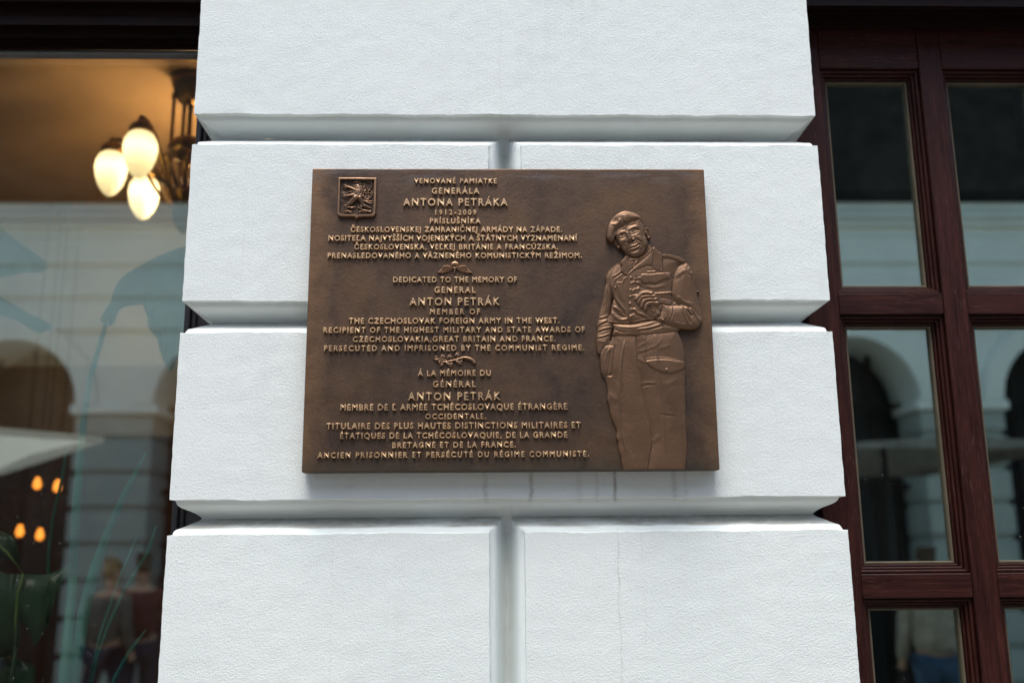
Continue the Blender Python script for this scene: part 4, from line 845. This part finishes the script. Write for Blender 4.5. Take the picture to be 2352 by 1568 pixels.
A_ = mir(240, 1003, -3.5); B_2 = mir(-50, 1090, -6.4); dv = Vector((B_2.x-A_.x, B_2.y-A_.y)); pv = Vector((dv.y, -dv.x))
a2 = Vector((A_.x, A_.y)); parasol([a2, a2+dv, a2+dv+pv, a2+pv], A_.z, 'white parasol across the street mirrored in the shop window')
A_ = mir(1900, 1020, -4.1); B_2 = mir(2480, 1014, -4.1)
parasol([(A_.x, -4.1), (B_2.x, -4.1), (B_2.x, -6.5), (A_.x, -6.5)], A_.z, 'grey parasol across the street mirrored in the wooden window', 'canvas_grey')

def person(x, y, face, top, low, hair, lab, hgt=1.72, stride=.12):
    t = thing('person', lab, 'person', (x, y, 0)); k = hgt/1.72
    def skin_mesh(name, pts, edges, rad, m, par, root=0):
        me = bpy.data.meshes.new(name); me.from_pydata([(x + (p[0]*math.cos(face)-p[1]*math.sin(face))*k, y + (p[0]*math.sin(face)+p[1]*math.cos(face))*k, p[2]*k) for p in pts], edges, [])
        o = bpy.data.objects.new(name, me); C.objects.link(o); o.modifiers.new('s', 'SKIN'); sub = o.modifiers.new('u', 'SUBSURF'); sub.levels = 1; sub.render_levels = 1
        for v, r in zip(me.skin_vertices[0].data, rad): v.radius = (r[0]*k, r[1]*k) if isinstance(r, tuple) else (r*k, r*k)
        me.skin_vertices[0].data[root].use_root = True
        bpy.context.view_layer.update(); dg = bpy.context.evaluated_depsgraph_get(); nm = bpy.data.meshes.new_from_object(o.evaluated_get(dg), depsgraph=dg)
        bpy.data.objects.remove(o); nm.polygons.foreach_set('use_smooth', [True]*len(nm.polygons)); return link(name, nm, m, par)
    pts = [(0, 0, .95), (0, 0, 1.15), (0, 0, 1.36), (0, .01, 1.46), (0, .02, 1.53), (0, .03, 1.62), (0, .03, 1.70),
           (-.17, 0, 1.40), (-.22, -.01, 1.15), (-.23, .06, .92), (-.23, .09, .84), (.17, 0, 1.40), (.22, -.01, 1.15), (.23, .08, .93), (.23, .12, .85),
           (-.09, 0, .90), (-.10, stride, .50), (-.10, stride*.6, .09), (-.10, stride*.6+.14, .04), (.09, 0, .90), (.10, -stride, .50), (.10, -stride*1.6, .09), (.10, -stride*1.6+.14, .04)]
    ed = [(0, 1), (1, 2), (2, 3), (3, 4), (4, 5), (5, 6), (2, 7), (7, 8), (8, 9), (9, 10), (2, 11), (11, 12), (12, 13), (13, 14), (0, 15), (15, 16), (16, 17), (17, 18), (0, 19), (19, 20), (20, 21), (21, 22)]
    rad = [(.15, .11), (.14, .10), (.16, .10), .06, .055, (.08, .095), (.07, .08), .06, .042, .033, .035, .06, .042, .033, .035, .085, .058, .042, .035, .085, .058, .042, .035]
    skin_mesh('body', pts, ed, rad, M['skin'], t)
    skin_mesh('top', [pts[i] for i in (0, 1, 2, 7, 8, 9, 11, 12, 13)], [(0, 1), (1, 2), (2, 3), (3, 4), (4, 5), (2, 6), (6, 7), (7, 8)], [(.20, .155), (.19, .15), (.185, .13), .08, .06, .05, .08, .06, .05], top, t)
    skin_mesh('trousers', [pts[i] for i in (0, 15, 16, 17, 19, 20, 21)], [(0, 1), (1, 2), (2, 3), (0, 4), (4, 5), (5, 6)], [(.165, .125), .10, .075, .06, .10, .075, .06], low, t)
    skin_mesh('hair', [(0, -.045, 1.60), (0, -.015, 1.68), (0, .02, 1.73)], [(0, 1), (1, 2)], [(.06, .05), (.07, .075), (.045, .05)], hair, t, 1)
C1 = plain('grey_coat', (.10, .095, .09), .9); C2 = plain('navy_cloth', (.02, .025, .05), .9); C3 = plain('beige_shirt', (.36, .32, .28), .9); C4 = plain('dark_red_cloth', (.09, .03, .03), .9); C5 = plain('blue_jeans', (.05, .09, .16), .9)
p = mir(255, 1330, -6.6); person(p.x, -6.6, R(200), C1, C2, M['hair'], 'person with fair hair in a dark grey coat mirrored low in the shop window', 1.58)
p = mir(330, 1300, -6.9); person(p.x, -6.9, R(160), C4, C2, M['hairb'], 'person in a dark red top mirrored low in the shop window', 1.62)
p = mir(2140, 1440, -5.0); person(p.x, -5.0, R(190), C3, C5, M['hairb'], 'person in a beige shirt mirrored in the bottom pane of the wooden window', 1.60)
